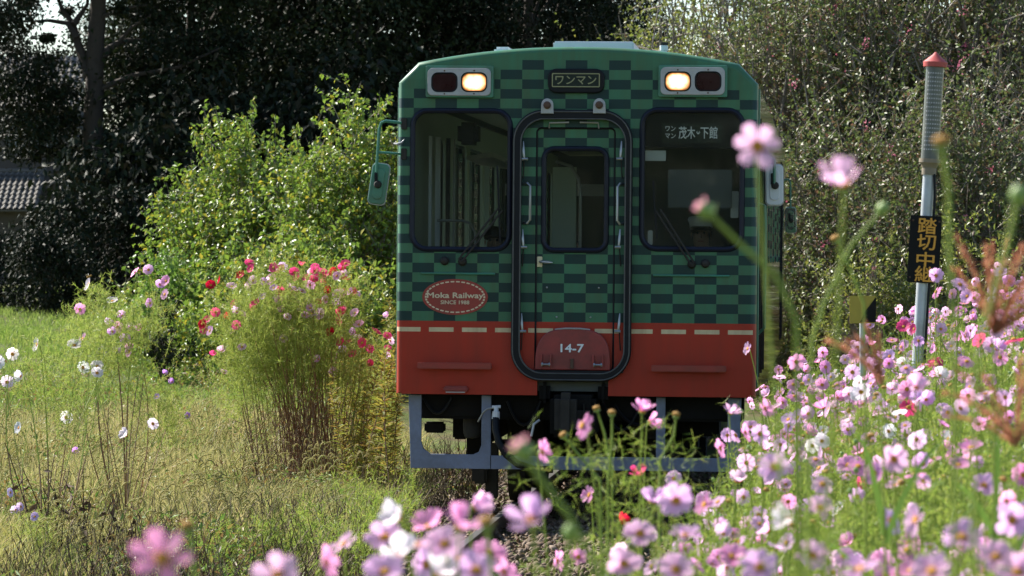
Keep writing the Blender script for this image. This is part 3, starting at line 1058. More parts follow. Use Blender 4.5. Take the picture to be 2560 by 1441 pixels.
    part('horn', MB().lathe([(0.026, 0.0), (0.026, 0.075), (0.033, 0.077), (0.033, 0.115), (0.026, 0.12)], 12, Matrix.Translation((lx(1658) - 0.055, 0.7, 3.55))), M['pale'])
    part('horn_cap', MB().lathe([(0.034, 0.0), (0.034, 0.02), (0.0, 0.024)], 12, Matrix.Translation((lx(1658) - 0.055, 0.7, 3.672))), M['under2'])
    part('roof_walkway', MB().box(lx(1590) - 0.1, lx(1685) - 0.1, 1.0, 5.0, 3.5, 3.628), M['plate'])
    # --- interior
    part('cabin_floor', MB().box(-hw + 0.05, hw - 0.05, 0.06, L - 0.05, 0.95, 1.1), M['interior_d'])
    part('cabin_ceiling', MB().box(-1.2, 1.2, 0.3, L - 0.05, 3.22, 3.28), M['ceiling'])
    part('dashboard', MB().box(-hw + 0.06, lx(1325), 0.06, 0.36, 1.1, 1.98).box(lx(1545), hw - 0.06, 0.06, 0.45, 1.1, 2.0), M['interior_d'], bev=0.02)
    bk = part('cab_bulkhead', MB().box(lx(1475), hw - 0.05, 1.7, 1.76, 1.1, 3.2), M['interior_d'])
    part('cab_partition', MB().box(lx(1340), lx(1402), 1.5, 1.56, 1.1, 2.72), M['interior'])
    part('partition_post', MB().tube([(lx(1420), 1.2, 1.1), (lx(1420), 1.2, 2.5), (lx(1414), 1.2, 2.62), (lx(1395), 1.2, 2.72), (lx(1355), 1.2, 2.76)], 0.014), M['steel'])
    part('sun_blind', MB().box(lx(1662), lx(1822), 0.1, 0.11, lz(521), lz(425)), M['blind'], bev=0.004)
    part('sun_visor', MB().box(lx(1604), lx(1656), 0.09, 0.10, lz(404), lz(378)), M['pale'], bev=0.003)
    part('switch_panel', MB().box(lx(1818), lx(1838), 0.2, 0.22, lz(545), lz(478)), M['pale'], bev=0.004)
    for (px, w, mt) in ((1034, 8, 'pale'), (1046, 13, 'pale'), (1062, 10, 'rubber'), (1072, 3, 'steel'), (1128, 12, 'interior'), (1157, 8, 'interior_d'), (1178, 12, 'interior_d'), (1195, 13, 'interior'), (1216, 14, 'interior')):
        part('cabin_post', MB().box(lx(px - w / 2), lx(px + w / 2), 0.9 + (px - 1030) * 0.02, 0.95 + (px - 1030) * 0.02, 1.1, 2.95 - (px > 1100) * 0.15), M[mt])
    part('luggage_shelf', MB().add([(lx(1110), 1.6, lz(392)), (lx(1190), 1.2, lz(388)), (lx(1262), 2.2, lz(420)), (lx(1120), 2.6, lz(400)), (lx(1110), 1.6, lz(382)), (lx(1190), 1.2, lz(375)), (lx(1262), 2.2, lz(412)), (lx(1120), 2.6, lz(390))], [(0, 1, 2, 3), (4, 5, 6, 7), (0, 1, 5, 4), (1, 2, 6, 5)]), M['ceiling'])
    part('curved_rail', MB().tube([(lx(1224), 1.2, lz(398)), (lx(1240), 1.2, lz(410)), (lx(1250), 1.2, lz(432)), (lx(1250), 1.2, lz(640))], 0.010), M['steel'])
    part('seat_rail', MB().tube([(lx(1062), 0.7, lz(556)), (lx(1130), 0.7, lz(556)), (lx(1148), 0.7, lz(564)), (lx(1160), 0.7, lz(586)), (lx(1162), 0.7, lz(640))], 0.011), M['steel'])
    for k in range(5):
        part('bench_seat', MB().box(-1.3, -0.75, 3.0 + 2.4 * k, 5.0 + 2.4 * k, 1.1, 1.52).box(-1.33, -1.2, 3.0 + 2.4 * k, 5.0 + 2.4 * k, 1.52, 2.0), M['seatf'], bev=0.03)
    part('driver_seat', MB().box(0.72, 1.2, 0.95, 1.4, 1.1, 1.55).box(0.74, 1.18, 1.38, 1.5, 1.55, 2.2), M['interior_d'], bev=0.03)
    part('instrument_lamp', MB().box(lx(1612), lx(1624), 0.1, 0.16, lz(615), lz(578)), M['pale'], bev=0.006)
    part('ceiling_speaker', MB().box(lx(1118), lx(1170), 0.5, 0.8, lz(362), lz(305)), M['black'], bev=0.03)
    # --- skirt
    sk = [P for P in [(1013, 996), (1046, 996), (1046, 1112), (1052, 1132), (1070, 1145), (1178, 1145), (1192, 1138), (1198, 1122), (1198, 996), (1222, 996), (1222, 1147), (1637, 1147), (1637, 996), (1660, 996), (1660, 1147), (1788, 1147), (1808, 1138), (1816, 1118), (1816, 996), (1850, 996), (1843, 1181), (1020, 1181)]]
    panel('skirt', [[(lx(a), lz(b + 0.0085 * (a - 1435), a)) for a, b in sk]], 0.10, 0.035, M['skirt'], bevel=0.004)
    part('skirt_seam', MB().box(lx(1221), lx(1222.4), 0.097, 0.1, lz(1180), lz(1147)), M['under'])
    # --- coupler, pipes and running gear
    part('buffer_beam', MB().box(-1.3, 1.3, 0.2, 0.5, 0.72, 0.95), M['under'], bev=0.02)
    part('coupler_body', MB().box(lx(1345), lx(1372), -0.02, 0.3, lz(1012), lz(960)).box(lx(1492), lx(1518), -0.02, 0.3, lz(1012), lz(960)).box(lx(1378), lx(1490), -0.25, 0.4, lz(1095), lz(990)), M['under'], bev=0.03)
    part('coupler_head', MB().box(lx(1392), lx(1446), -0.42, -0.2, lz(1090), lz(982)).box(lx(1446), lx(1480), -0.34, -0.2, lz(1080), lz(1010)), M['under2'], bev=0.05)
    part('air_hose', MB().tube([(lx(1236), 0.02, lz(1050)), (lx(1238), -0.02, lz(1080)), (lx(1247), -0.05, lz(1112)), (lx(1266), -0.06, lz(1142)), (lx(1295), -0.06, lz(1165)), (lx(1340), -0.04, lz(1180)), (lx(1380), 0.0, lz(1178))], 0.03, 10), M['rubber'])
    part('hose_coupling', MB().tube([(lx(1237), 0.03, lz(1022)), (lx(1237), 0.02, lz(1034)), (lx(1237), 0.02, lz(1035)), (lx(1236), 0.02, lz(1054))], [0.018, 0.018, 0.028, 0.032], 10).tube([(lx(1226), 0.03, lz(1024)), (lx(1248), 0.03, lz(1023))], 0.012), M['pale'])
    part('brake_pipe', MB().tube([(lx(1228), 0.04, lz(1026)), (lx(1214), 0.05, lz(1029)), (lx(1204), 0.06, lz(1038)), (lx(1190), 0.1, lz(1062))], 0.008), M['steel'])
    part('drain_hose', MB().tube([(lx(1345), 0.05, lz(1056)), (lx(1332), 0.02, lz(1066)), (lx(1326), 0.02, lz(1096))], 0.010), M['pale'])
    for (xa, xb, zz, sag) in ((1262, 1345, 1010, 60), (1500, 1600, 1005, 75), (1530, 1650, 1015, 50), (1050, 1120, 1003, 40)):
        part('jumper_cable', MB().tube([(lx(xa + (xb - xa) * t), 0.16, lz(zz) - sag / S * 4 * t * (1 - t)) for t in [q / 8 for q in range(9)]], 0.014, 6), M['rubber'])
    part('brake_cylinder', MB().lathe([(0.0, 0), (0.055, 0.01), (0.072, 0.05), (0.072, 0.16), (0.05, 0.19), (0.05, 0.27)], 12, Matrix.Translation((lx(1166), 0.4, lz(1110)))), M['under2'])
    part('brake_bracket', MB().box(lx(1110), lx(1146), 0.6, 0.9, lz(1115), lz(1050)).box(lx(1040), lx(1092), 0.5, 0.62, lz(1098), lz(1070)).box(lx(1080), lx(1200), 0.55, 0.9, lz(1035), lz(996)), M['under'], bev=0.015)
    part('equipment_box', MB().box(lx(1690), lx(1790), 0.6, 1.2, lz(1100), lz(1000)), M['under'], bev=0.02)
    part('equipment_box', MB().box(lx(1250), lx(1345), 0.8, 1.4, lz(1130), lz(1000)), M['under'], bev=0.02)
    part('equipment_box', MB().box(lx(1560), lx(1640), 0.7, 1.2, lz(1110), lz(1000)), M['under2'], bev=0.02)
    for (yy, main) in ((1.6, True), (3.6, False), (14.6, False), (16.6, False)):
        for sx in (-1, 1):
            Mx = Matrix.Translation((sx * 0.56, yy, 0.43)) @ Matrix.Rotation(R(90), 4, 'Y')
            part('wheel', MB().lathe([(0.0, -0.06), (0.1, -0.06), (0.3, -0.03), (0.36, -0.06), (0.43, -0.06), (0.435, 0.05), (0.455, 0.06), (0.455, 0.085), (0.1, 0.09), (0.0, 0.09)] if sx < 0 else [(0.0, -0.09), (0.1, -0.09), (0.455, -0.085), (0.455, -0.06), (0.435, -0.05), (0.43, 0.06), (0.36, 0.06), (0.3, 0.03), (0.1, 0.06), (0.0, 0.06)], 24, Mx), M['under2'])
        part('axle', MB().tube([(-0.7, yy, 0.43), (0.7, yy, 0.43)], 0.07), M['under'])
    for sx in (-1, 1):
        part('bogie_frame', MB().box(sx * 0.86 - 0.06, sx * 0.86 + 0.06, 0.95, 4.2, 0.45, 0.68), M['under'], bev=0.02)
        part('axle_box', MB().box(sx * 0.88 - 0.09, sx * 0.88 + 0.09, 1.4, 1.8, 0.3, 0.56), M['under'], bev=0.02)
        part('rail_guard', MB().box(sx * 0.72 - 0.05, sx * 0.72 + 0.05, 0.9, 0.98, 0.06, 0.5), M['under2'], bev=0.01)
        part('sand_box', MB().box(sx * 0.80 - 0.07, sx * 0.80 + 0.05, 0.8, 1.1, 0.18, 0.4), M['under2'], bev=0.02)
    part('underfloor_engine', MB().box(-0.9, 0.9, 5.5, 13.5, 0.35, 0.9), M['under'], bev=0.04)
    part('engine_sump', MB().box(-0.45, 0.45, 2.2, 5.2, 0.28, 0.9), M['under'], bev=0.04)
    return T


TRAIN = train()
TM = TRAIN.matrix_basis.copy()


# ------------------------------------------------------------------ people in the train
def person(label, loc, skin_c, hair_c, shirt_c, cap=None, group=None, face=1):
    root = empty('person', loc, label, 'person', group, rot=(0, 0, -HEAD + (0 if face else math.pi)))
    pts = {'pelvis': (0, 0.05, 0), 'chest': (0, 0.08, 0.32), 'neck0': (0, 0.07, 0.50), 'neck1': (0, 0.05, 0.58),
           'head0': (0, 0.03, 0.66), 'head1': (0, 0.03, 0.75)}
    order = ['pelvis', 'chest', 'neck0', 'neck1', 'head0', 'head1']
    verts = [Vector(pts[k]) for k in order]
    rad = [(0.16, 0.12), (0.17, 0.115), (0.09, 0.075), (0.052, 0.055), (0.072, 0.088), (0.066, 0.082)]
    edges = [(i, i + 1) for i in range(5)]
    for s in (-1, 1):
        b = len(verts)
        verts += [Vector((s * 0.19, 0.07, 0.45)), Vector((s * 0.24, 0.0, 0.2)), Vector((s * 0.17, -0.24, 0.14)), Vector((s * 0.155, -0.31, 0.14))]
        rad += [(0.062, 0.062), (0.046, 0.046), (0.034, 0.034), (0.036, 0.02)]
        edges += [(2, b), (b, b + 1), (b + 1, b + 2), (b + 2, b + 3)]
        c = len(verts)
        verts += [Vector((s * 0.1, -0.02, -0.02)), Vector((s * 0.13, -0.42, 0.0)), Vector((s * 0.13, -0.40, -0.40)), Vector((s * 0.13, -0.52, -0.43))]
        rad += [(0.085, 0.085), (0.065, 0.065), (0.048, 0.048), (0.04, 0.03)]
        edges += [(0, c), (c, c + 1), (c + 1, c + 2), (c + 2, c + 3)]
        for f in range(5):                       # fingers
            d = len(verts)
            o = (f - 2) * 0.014
            if f < 4:
                verts += [Vector((s * 0.155 + o, -0.35, 0.145)), Vector((s * 0.155 + o, -0.385 + abs(f - 1.5) * 0.006, 0.13))]
                par = b + 3
            else:
                verts += [Vector((s * 0.155 - s * 0.03, -0.325, 0.14)), Vector((s * 0.155 - s * 0.042, -0.35, 0.13))]
                par = b + 3
            rad += [(0.010, 0.010), (0.008, 0.008)]
            edges += [(par, d), (d, d + 1)]
    me = bpy.data.meshes.new('body')
    me.from_pydata(verts, edges, [])
    o = bpy.data.objects.new('tmp_body', me)
    COL.objects.link(o)
    md = o.modifiers.new('skin', 'SKIN')
    for i, sv in enumerate(me.skin_vertices[0].data):
        sv.radius = rad[i]
        sv.use_root = (i == 0)
    sb = o.modifiers.new('sub', 'SUBSURF')
    sb.levels = sb.render_levels = 2
    bpy.context.view_layer.update()
    m2 = bpy.data.meshes.new_from_object(o.evaluated_get(bpy.context.evaluated_depsgraph_get()))
    bpy.data.objects.remove(o)
    m2.name = 'body'
    m2.materials.clear()
    m2.materials.append(pbr('cloth', shirt_c, 0.8, var=0.15, scale=30))
    m2.materials.append(pbr('skin', skin_c, 0.5, var=0.08, scale=30))
    m2.materials.append(pbr('trousers', (0.02, 0.022, 0.03), 0.85, var=0.2))
    for p in m2.polygons:
        c = p.center
        p.use_smooth = True
        p.material_index = 1 if (c.z > 0.55 or c.y < -0.29 and c.z > 0.08) else (2 if c.z < 0.02 or c.y < -0.1 and c.z < 0.09 else 0)
    body = link('body', m2, root)
    # face: nose, eyes, mouth, ears
    sk = m2.materials[1]
    MB().add([(-0.013, -0.05, 0.68), (0.013, -0.05, 0.68), (0, -0.078, 0.683), (0, -0.052, 0.725)], [(0, 1, 2), (1, 3, 2), (3, 0, 2)]).build('nose', sk, root, True)
    for s in (-1, 1):
        MB().lathe([(0.011, -0.006), (0.011, 0.004), (0.0, 0.008)], 8, Matrix.Translation((s * 0.028, -0.046, 0.722)) @ Matrix.Rotation(R(90), 4, 'X')).build('eye', M['black'], root, True)
        MB().lathe([(0.0, -0.008), (0.028, 0.0), (0.0, 0.008)], 8, Matrix.Translation((s * 0.077, 0.035, 0.705)) @ Matrix.Rotation(R(90), 4, 'Y')).build('ear', sk, root, True)
    MB().box(-0.022, 0.022, -0.058, -0.046, 0.652, 0.658).build('mouth', M['dark_red'], root)
    hm = pbr('hair', hair_c, 0.6, var=0.3, scale=40)
    prof = [(0.088, 0.0), (0.09, 0.03), (0.08, 0.065), (0.05, 0.092), (0.0, 0.1)]
    MB().lathe(prof, 14, Matrix.Translation((0, 0.045, 0.735)) @ Matrix.Rotation(R(-14), 4, 'X')).build('hair', hm, root, True)
    if cap:
        cm = pbr('cap', cap, 0.7, var=0.05)
        k = MB().lathe([(0.092, 0.0), (0.094, 0.03), (0.108, 0.062), (0.10, 0.08), (0.0, 0.088)], 16, Matrix.Translation((0, 0.03, 0.765)) @ Matrix.Rotation(R(-6), 4, 'X')).build('cap', cm, root, True)
        MB().add([(-0.075, -0.045, 0.766), (0.075, -0.045, 0.766), (0.05, -0.105, 0.752), (-0.05, -0.105, 0.752), (-0.075, -0.045, 0.773), (0.075, -0.045, 0.773), (0.05, -0.105, 0.758), (-0.05, -0.105, 0.758)], [(0, 1, 2, 3), (4, 7, 6, 5), (2, 3, 7, 6), (0, 3, 7, 4), (1, 2, 6, 5)]).build('cap_peak', M['black'], k)
    return root


def in_train(x, y, z): return TM @ Vector((x, y, z))


person('train driver in a pale shirt and light cap behind the right windscreen', in_train(lx(1738), 0.98, 1.47), (0.32, 0.19, 0.13), (0.01, 0.009, 0.008), (0.75, 0.78, 0.85), cap=(0.82, 0.84, 0.88))
person('dark-haired passenger sitting behind the left windscreen near the curved handrail', in_train(lx(1192), 1.4, 1.40), (0.30, 0.18, 0.12), (0.012, 0.010, 0.008), (0.16, 0.2, 0.08))
person('dark-haired passenger whose head shows low in the door window', in_train(lx(1368), 2.2, 1.38), (0.30, 0.18, 0.12), (0.008, 0.007, 0.007), (0.03, 0.03, 0.04))


# ------------------------------------------------------------------ crossing signal pole and small sign
def relay_signal():
    top, bot = at(2340, 132, 22.5), at(2288, 1010, 22.5)
    base = Vector((bot.x, bot.y, gz(bot.x, bot.y)))
    ax = (top - bot).normalized()
    base = top - ax * ((top.z - base.z) / ax.z)
    h = (top - base).length
    k = 22.5 / FPX
    root = empty('crossing_signal', base, 'leaning crossing relay signal pole with a red cone cap and black sign', 'signal')
    root.rotation_euler = (0, math.atan2(ax.x, ax.z), 0)
    m = lambda py: h - (py - 132) * k
    MB().lathe([(0.034, -0.3), (0.034, m(432))], 14).build('pole', M['galv'], root, True)
    MB().lathe([(0.042, m(438)), (0.042, m(420)), (0.046, m(419)), (0.05, m(412)), (0.062, m(408)), (0.062, m(398))], 16).build('lamp_socket', M['socket'], root, True)
    lh = MB().lathe([(0.052, m(400)), (0.052, m(165))], 24).build('lamp_housing', M['lampglass'], root, True)
    lam = MB()
    for r_ in range(19):
        z0 = m(186 + r_ * 10.6)
        for c in range(7):
            a = R(-90 + (c - 3) * 15)
            x, y = 0.0545 * math.cos(a), 0.0545 * math.sin(a)
            t = Vector((-math.sin(a), math.cos(a), 0)) * 0.0045
            p = Vector((x, y, z0))
            lam.add([p - t, p + t, p + t + Vector((0, 0, 0.008)), p - t + Vector((0, 0, 0.008))], [(0, 1, 2, 3)])
    o = lam.build('lamp_grid', M['plate'], lh)
    o['kind'] = 'stuff'
    MB().lathe([(0.069, m(168)), (0.071, m(156)), (0.066, m(154)), (0.02, m(138)), (0.008, m(132)), (0.0, m(130))], 24).build('cap', M['cap_red'], root, True)
    # sign board facing the camera side
    sx0 = 0.0
    bz0, bz1 = m(709), m(541)
    bw = 79 * k / 2
    board = MB().box(sx0 - bw - 0.004, sx0 + bw - 0.004, -0.05, -0.04, bz0, bz1).mesh('sign_board', M['black'])
    bevel_mesh(board, 0.003)
    bo = link('sign_board', board, root)
    for i, ch in enumerate('踏切中継'):
        py = (566, 607, 650, 686)[i]
        px_h = (39, 38, 36, 38)[i]
        t = link('sign_lettering', text_mesh('sign_lettering', ch, px_h * k, M['orange'], bold=0.0016, width=(46, 46, 44, 48)[i] * k), bo)
        t.location, t.rotation_euler = (0.004, -0.0525, m(py)), (R(90), 0, 0)
    for z in (bz1 - 0.05, bz0 + 0.05):
        MB().lathe([(0.037, z - 0.012), (0.037, z + 0.012)], 14).build('clamp_band', M['plate'], root, True)
    MB().tube([(0.036, -0.03, -0.2), (0.036, -0.03, bz0 - 0.1), (0.04, -0.03, bz1 + 0.1), (0.03, -0.03, m(436))], 0.008, 6).build('cable', M['rubber'], root, True)
    for z in (bz1 - 0.03, bz0 + 0.03):
        for x in (-bw + 0.012, bw - 0.02):
            MB().lathe([(0.006, 0), (0.005, 0.004), (0, 0.005)], 8, Matrix.Translation((x, -0.05, z)) @ Matrix.Rotation(R(90), 4, 'X')).build('screw', M['rust'], bo)
    return root


M['galv'] = pbr('galvanised_pole', (0.42, 0.46, 0.50), 0.5, metal=0.3, var=0.2, scale=12, grime=(0.22, 0.20, 0.17))
M['socket'] = pbr('brown_socket', (0.20, 0.16, 0.11), 0.6, var=0.3)
M['lampglass'] = pbr('dusty_lamp_cylinder', (0.085, 0.092, 0.082), 0.3, var=0.2, scale=20, grime=(0.16, 0.16, 0.12))
M['cap_red'] = pbr('faded_red_cap', (0.42, 0.055, 0.05), 0.55, var=0.2, grime=(0.30, 0.10, 0.08))
relay_signal()


def yellow_sign():
    k = 24.0 / FPX
    c = at(2157, 770, 24)
    base = Vector((c.x, c.y, gz(c.x, c.y)))
    root = empty('marker_sign', base, 'small yellow and black trackside marker among the cosmos left of the pole', 'sign')
    h = c.z - base.z
    MB().tube([(0, 0.03, -0.3), (0, 0.03, h + 0.05)], 0.018).build('post', M['galv'], root, True)
    w, hh = 33 * k, 30 * k
    yl = pbr('dull_yellow_paint', (0.34, 0.26, 0.03), 0.5, var=0.2)
    b = MB().box(-w, w, 0.0, 0.008, h - hh * 1.3, h + hh).mesh('sign_plate', yl)
    bevel_mesh(b, 0.002)
    pl = link('sign_plate', b, root)
    MB().add([(w, -0.003, h + hh * 0.9), (w, -0.003, h - hh * 1.2), (-w * 0.2, -0.003, h - hh * 1.2), (w * 0.1, -0.003, h - hh * 0.4)], [(0, 1, 2, 3)]).build('black_stripe', M['black'], pl)


yellow_sign()


# ------------------------------------------------------------------ the house behind the trees
def house():
    Y0 = 112.0
    k = Y0 / FPX
    c = at(40, 640, Y0)
    base = Vector((c.x, Y0, gz(c.x, Y0)))
    root = empty('house', base, 'tile-roofed house half hidden by the dark trees', 'house')
    wall = pbr('plaster_wall', (0.075, 0.065, 0.055), 0.85, var=0.2, scale=2)
    wood = pbr('weathered_wood', (0.11, 0.08, 0.055), 0.85, var=0.3)
    tile = leafmat('roof_tile', [(0.055, 0.052, 0.045), (0.12, 0.112, 0.098), (0.08, 0.076, 0.066)], 0.0, 0.7, 0.15)
    X = lambda px: (px - 1280) * k - c.x
    Z = lambda py: CAMZ - (py - HY) * k - base.z
    # lower wing: front roof slope faces the camera
    MB().box(X(-260), X(140), 0.4, 5.0, -0.5, Z(520)).build('wall', wall, root)
    MB().box(X(-200), X(-40), 0.36, 0.4, 0.5, Z(560)).build('window', M['interior_d'], root)

    def slope(x0, x1, ya, za, yb, zb, nc, nr, name='roof'):
        th = 0.05
        rf = MB().add([(x0, ya, za), (x1, ya, za), (x1, yb, zb), (x0, yb, zb), (x0, ya, za - th), (x1, ya, za - th), (x1, yb, zb - th), (x0, yb, zb - th)],
                      [(0, 1, 2, 3), (4, 7, 6, 5), (0, 1, 5, 4), (1, 2, 6, 5), (2, 3, 7, 6), (3, 0, 4, 7)]).build(name, tile, root)
        w = (x1 - x0) / nc
        l = math.hypot(yb - ya, zb - za) / nr
        V, F = [], []
        seg = 6
        for j, (yy, lift) in enumerate(((-0.02, 0.035), (l, 0.0))):
            for s in range(seg + 1):
                t = s / seg
                V.append(((t - 0.5) * w, yy, lift + 0.055 * math.sin(t * math.pi) ** 2))
        for s in range(seg):
            F.append((s, s + 1, seg + 2 + s, seg + 1 + s))
        for s in range(seg):
            V.append(((s / seg - 0.5) * w, -0.02, 0.0))
        me = MB().add(V, F).mesh('tile', tile)
        ang = math.atan2(zb - za, yb - ya)
        for r_ in range(nr):
            for q in range(nc):
                o = link('tile', me, rf)
                t = r_ / nr
                o.location = (x0 + (q + 0.5) * w, ya + (yb - ya) * t, za + (zb - za) * t + 0.004)
                o.rotation_euler = (ang, 0, 0)
        return rf
    r1 = slope(X(-70), X(92), -0.1, Z(525), 2.0, Z(428), 11, 8)
    MB().tube([(X(-70), 2.0, Z(425)), (X(95), 2.0, Z(425))], 0.08).build('ridge', tile, r1, True)
    # gable of the outbuilding to the right
    g = [(X(96), Z(535)), (X(160), Z(535)), (X(160), Z(432)), (X(96), Z(474))]
    link('gable_wall', panel_mesh('gable_wall', [g], 0.1, lambda u, v, w: Vector((u, 1.4 + w, v)), wall), root)
    MB().tube([(X(92), 1.2, Z(474)), (X(162), 1.2, Z(430))], 0.05).build('verge', tile, root, True)
    MB().box(X(124), X(150), 1.3, 1.36, Z(478), Z(470)).build('vent', wood, root)
    # upper storey
    MB().box(X(-260), X(165), 3.0, 8.0, 0.5, Z(255)).build('upper_wall', wall, root)
    slope(X(-60), X(175), 2.2, Z(262), 5.2, Z(120), 14, 9)
    for x0 in (-20, 60):
        w = MB().box(X(x0), X(x0 + 55), 2.95, 3.0, Z(360), Z(300)).build('upper_window', M['interior_d'], root)
        MB().box(X(x0), X(x0 + 55), 2.92, 2.95, Z(332), Z(328)).box(X(x0 + 26), X(x0 + 29), 2.92, 2.95, Z(360), Z(300)).build('window_bar', M['pale'], w)


house()


# ------------------------------------------------------------------ trees
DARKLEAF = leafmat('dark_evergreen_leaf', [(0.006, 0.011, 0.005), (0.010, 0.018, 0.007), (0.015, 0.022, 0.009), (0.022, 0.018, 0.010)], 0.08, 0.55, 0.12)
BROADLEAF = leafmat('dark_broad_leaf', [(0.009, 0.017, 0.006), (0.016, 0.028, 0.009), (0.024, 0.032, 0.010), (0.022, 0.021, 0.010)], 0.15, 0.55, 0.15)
BUSHLEAF = leafmat('bright_shrub_leaf', [(0.11, 0.19, 0.026), (0.15, 0.24, 0.032), (0.19, 0.28, 0.036), (0.15, 0.24, 0.032), (0.23, 0.29, 0.04), (0.40, 0.33, 0.035)], 0.42, 0.42, 0.7)
LIMELEAF = leafmat('fresh_green_leaf', [(0.10, 0.19, 0.03), (0.13, 0.24, 0.035), (0.17, 0.28, 0.05)], 0.42, 0.42, 0.4)
MYRTLE = leafmat('glossy_myrtle_leaf', [(0.075, 0.105, 0.030), (0.11, 0.15, 0.040), (0.13, 0.175, 0.045), (0.12, 0.125, 0.05), (0.15, 0.08, 0.05), (0.10, 0.155, 0.038)], 0.34, 0.5, 0.6)
OLIVELEAF = leafmat('yellow_olive_leaf', [(0.15, 0.19, 0.035), (0.20, 0.24, 0.045), (0.24, 0.23, 0.05), (0.13, 0.18, 0.035)], 0.4, 0.45, 0.6)
PINKTUFT = leafmat('pink_blossom', [(0.50, 0.12, 0.20), (0.60, 0.20, 0.28), (0.42, 0.09, 0.12)], 0.3, 0.6, 0.2)


def crown_mesh(name, rx, ry, z0, z1, n, L, W, mat, clumps=70, cr=0.75, droop=0.3, seed=0, shell=0.6, taper=0.3):
    """leaf clumps spread through an uneven crown; returns mesh and clump centres"""
    r = np.random.default_rng(seed)
    d = unit(r.normal(size=(clumps, 3)))
    rad = r.uniform(shell, 1.0, clumps) ** 0.7
    c = d * rad[:, None]
    zz = (z0 + z1) / 2 + c[:, 2] * (z1 - z0) / 2
    tt = np.clip((zz - z0) / (z1 - z0), 0, 1)
    tp = 1 - taper * tt
    C = np.stack([c[:, 0] * rx * tp, c[:, 1] * ry * tp, zz], 1)
    sz = r.uniform(0.6, 1.25, clumps) * cr
    k = r.integers(0, clumps, n)
    off = r.normal(size=(n, 3)) * sz[k][:, None] * np.array([0.55, 0.55, 0.36])
    P = C[k] + off
    P[:, 2] = np.maximum(P[:, 2], z0 - 0.2)
    A = unit(r.normal(size=(n, 3)) + unit(off) * 0.7 - np.array([0, 0, droop * 2]))
    N = unit(r.normal(size=(n, 3)) + np.array([0, 0, 0.9]))
    l = L * r.uniform(0.65, 1.3, n)
    V, F = leaves_np(P, A, N, l, l * W / L)
    return npmesh(name, V, F, mat), C


def trunk_mesh(name, C, height, r0, mat, nlimb=26, seed=0, lean=0.0):
    r = np.random.default_rng(seed + 99)
    mb = MB()
    pts = []
    for i in range(8):
        t = i / 7
        pts.append((lean * t + 0.12 * math.sin(t * 5 + seed), 0.1 * math.sin(t * 4 + 2 * seed), t * height))
    mb.tube([(pts[0][0], pts[0][1], -0.3)] + pts, [r0 * 1.25] + [r0 * (1 - 0.8 * i / 7) for i in range(8)], 9)
    for q in r.permutation(len(C))[:nlimb]:
        e = Vector(C[q])
        t = min(max((e.z - 0.5) / height * 0.72, 0.10), 0.9)
        i = min(int(t * 7), 6)
        f = t * 7 - i
        s = Vector(pts[i]).lerp(Vector(pts[i + 1]), f)
        m1 = s.lerp(e, 0.45) + Vector((r.normal(0, .15), r.normal(0, .15), -0.12 * (e - s).length))
        rb = r0 * (1 - 0.8 * t) * 0.45
        mb.tube([s, m1, s.lerp(e, 0.8) + Vector((0, 0, -0.03)), e], [rb, rb * 0.7, rb * 0.4, rb * 0.12], 5)
    return mb.mesh(name, mat, True)


def plant_tree(name, label, cat, loc, cm, tm, scale, rot, group=None):
    o = empty(name, loc, label, cat, group, rot=(0, 0, rot))
    o.scale = (scale, scale, scale)
    link('crown', cm, o)
    link('trunk', tm, o)
    return o


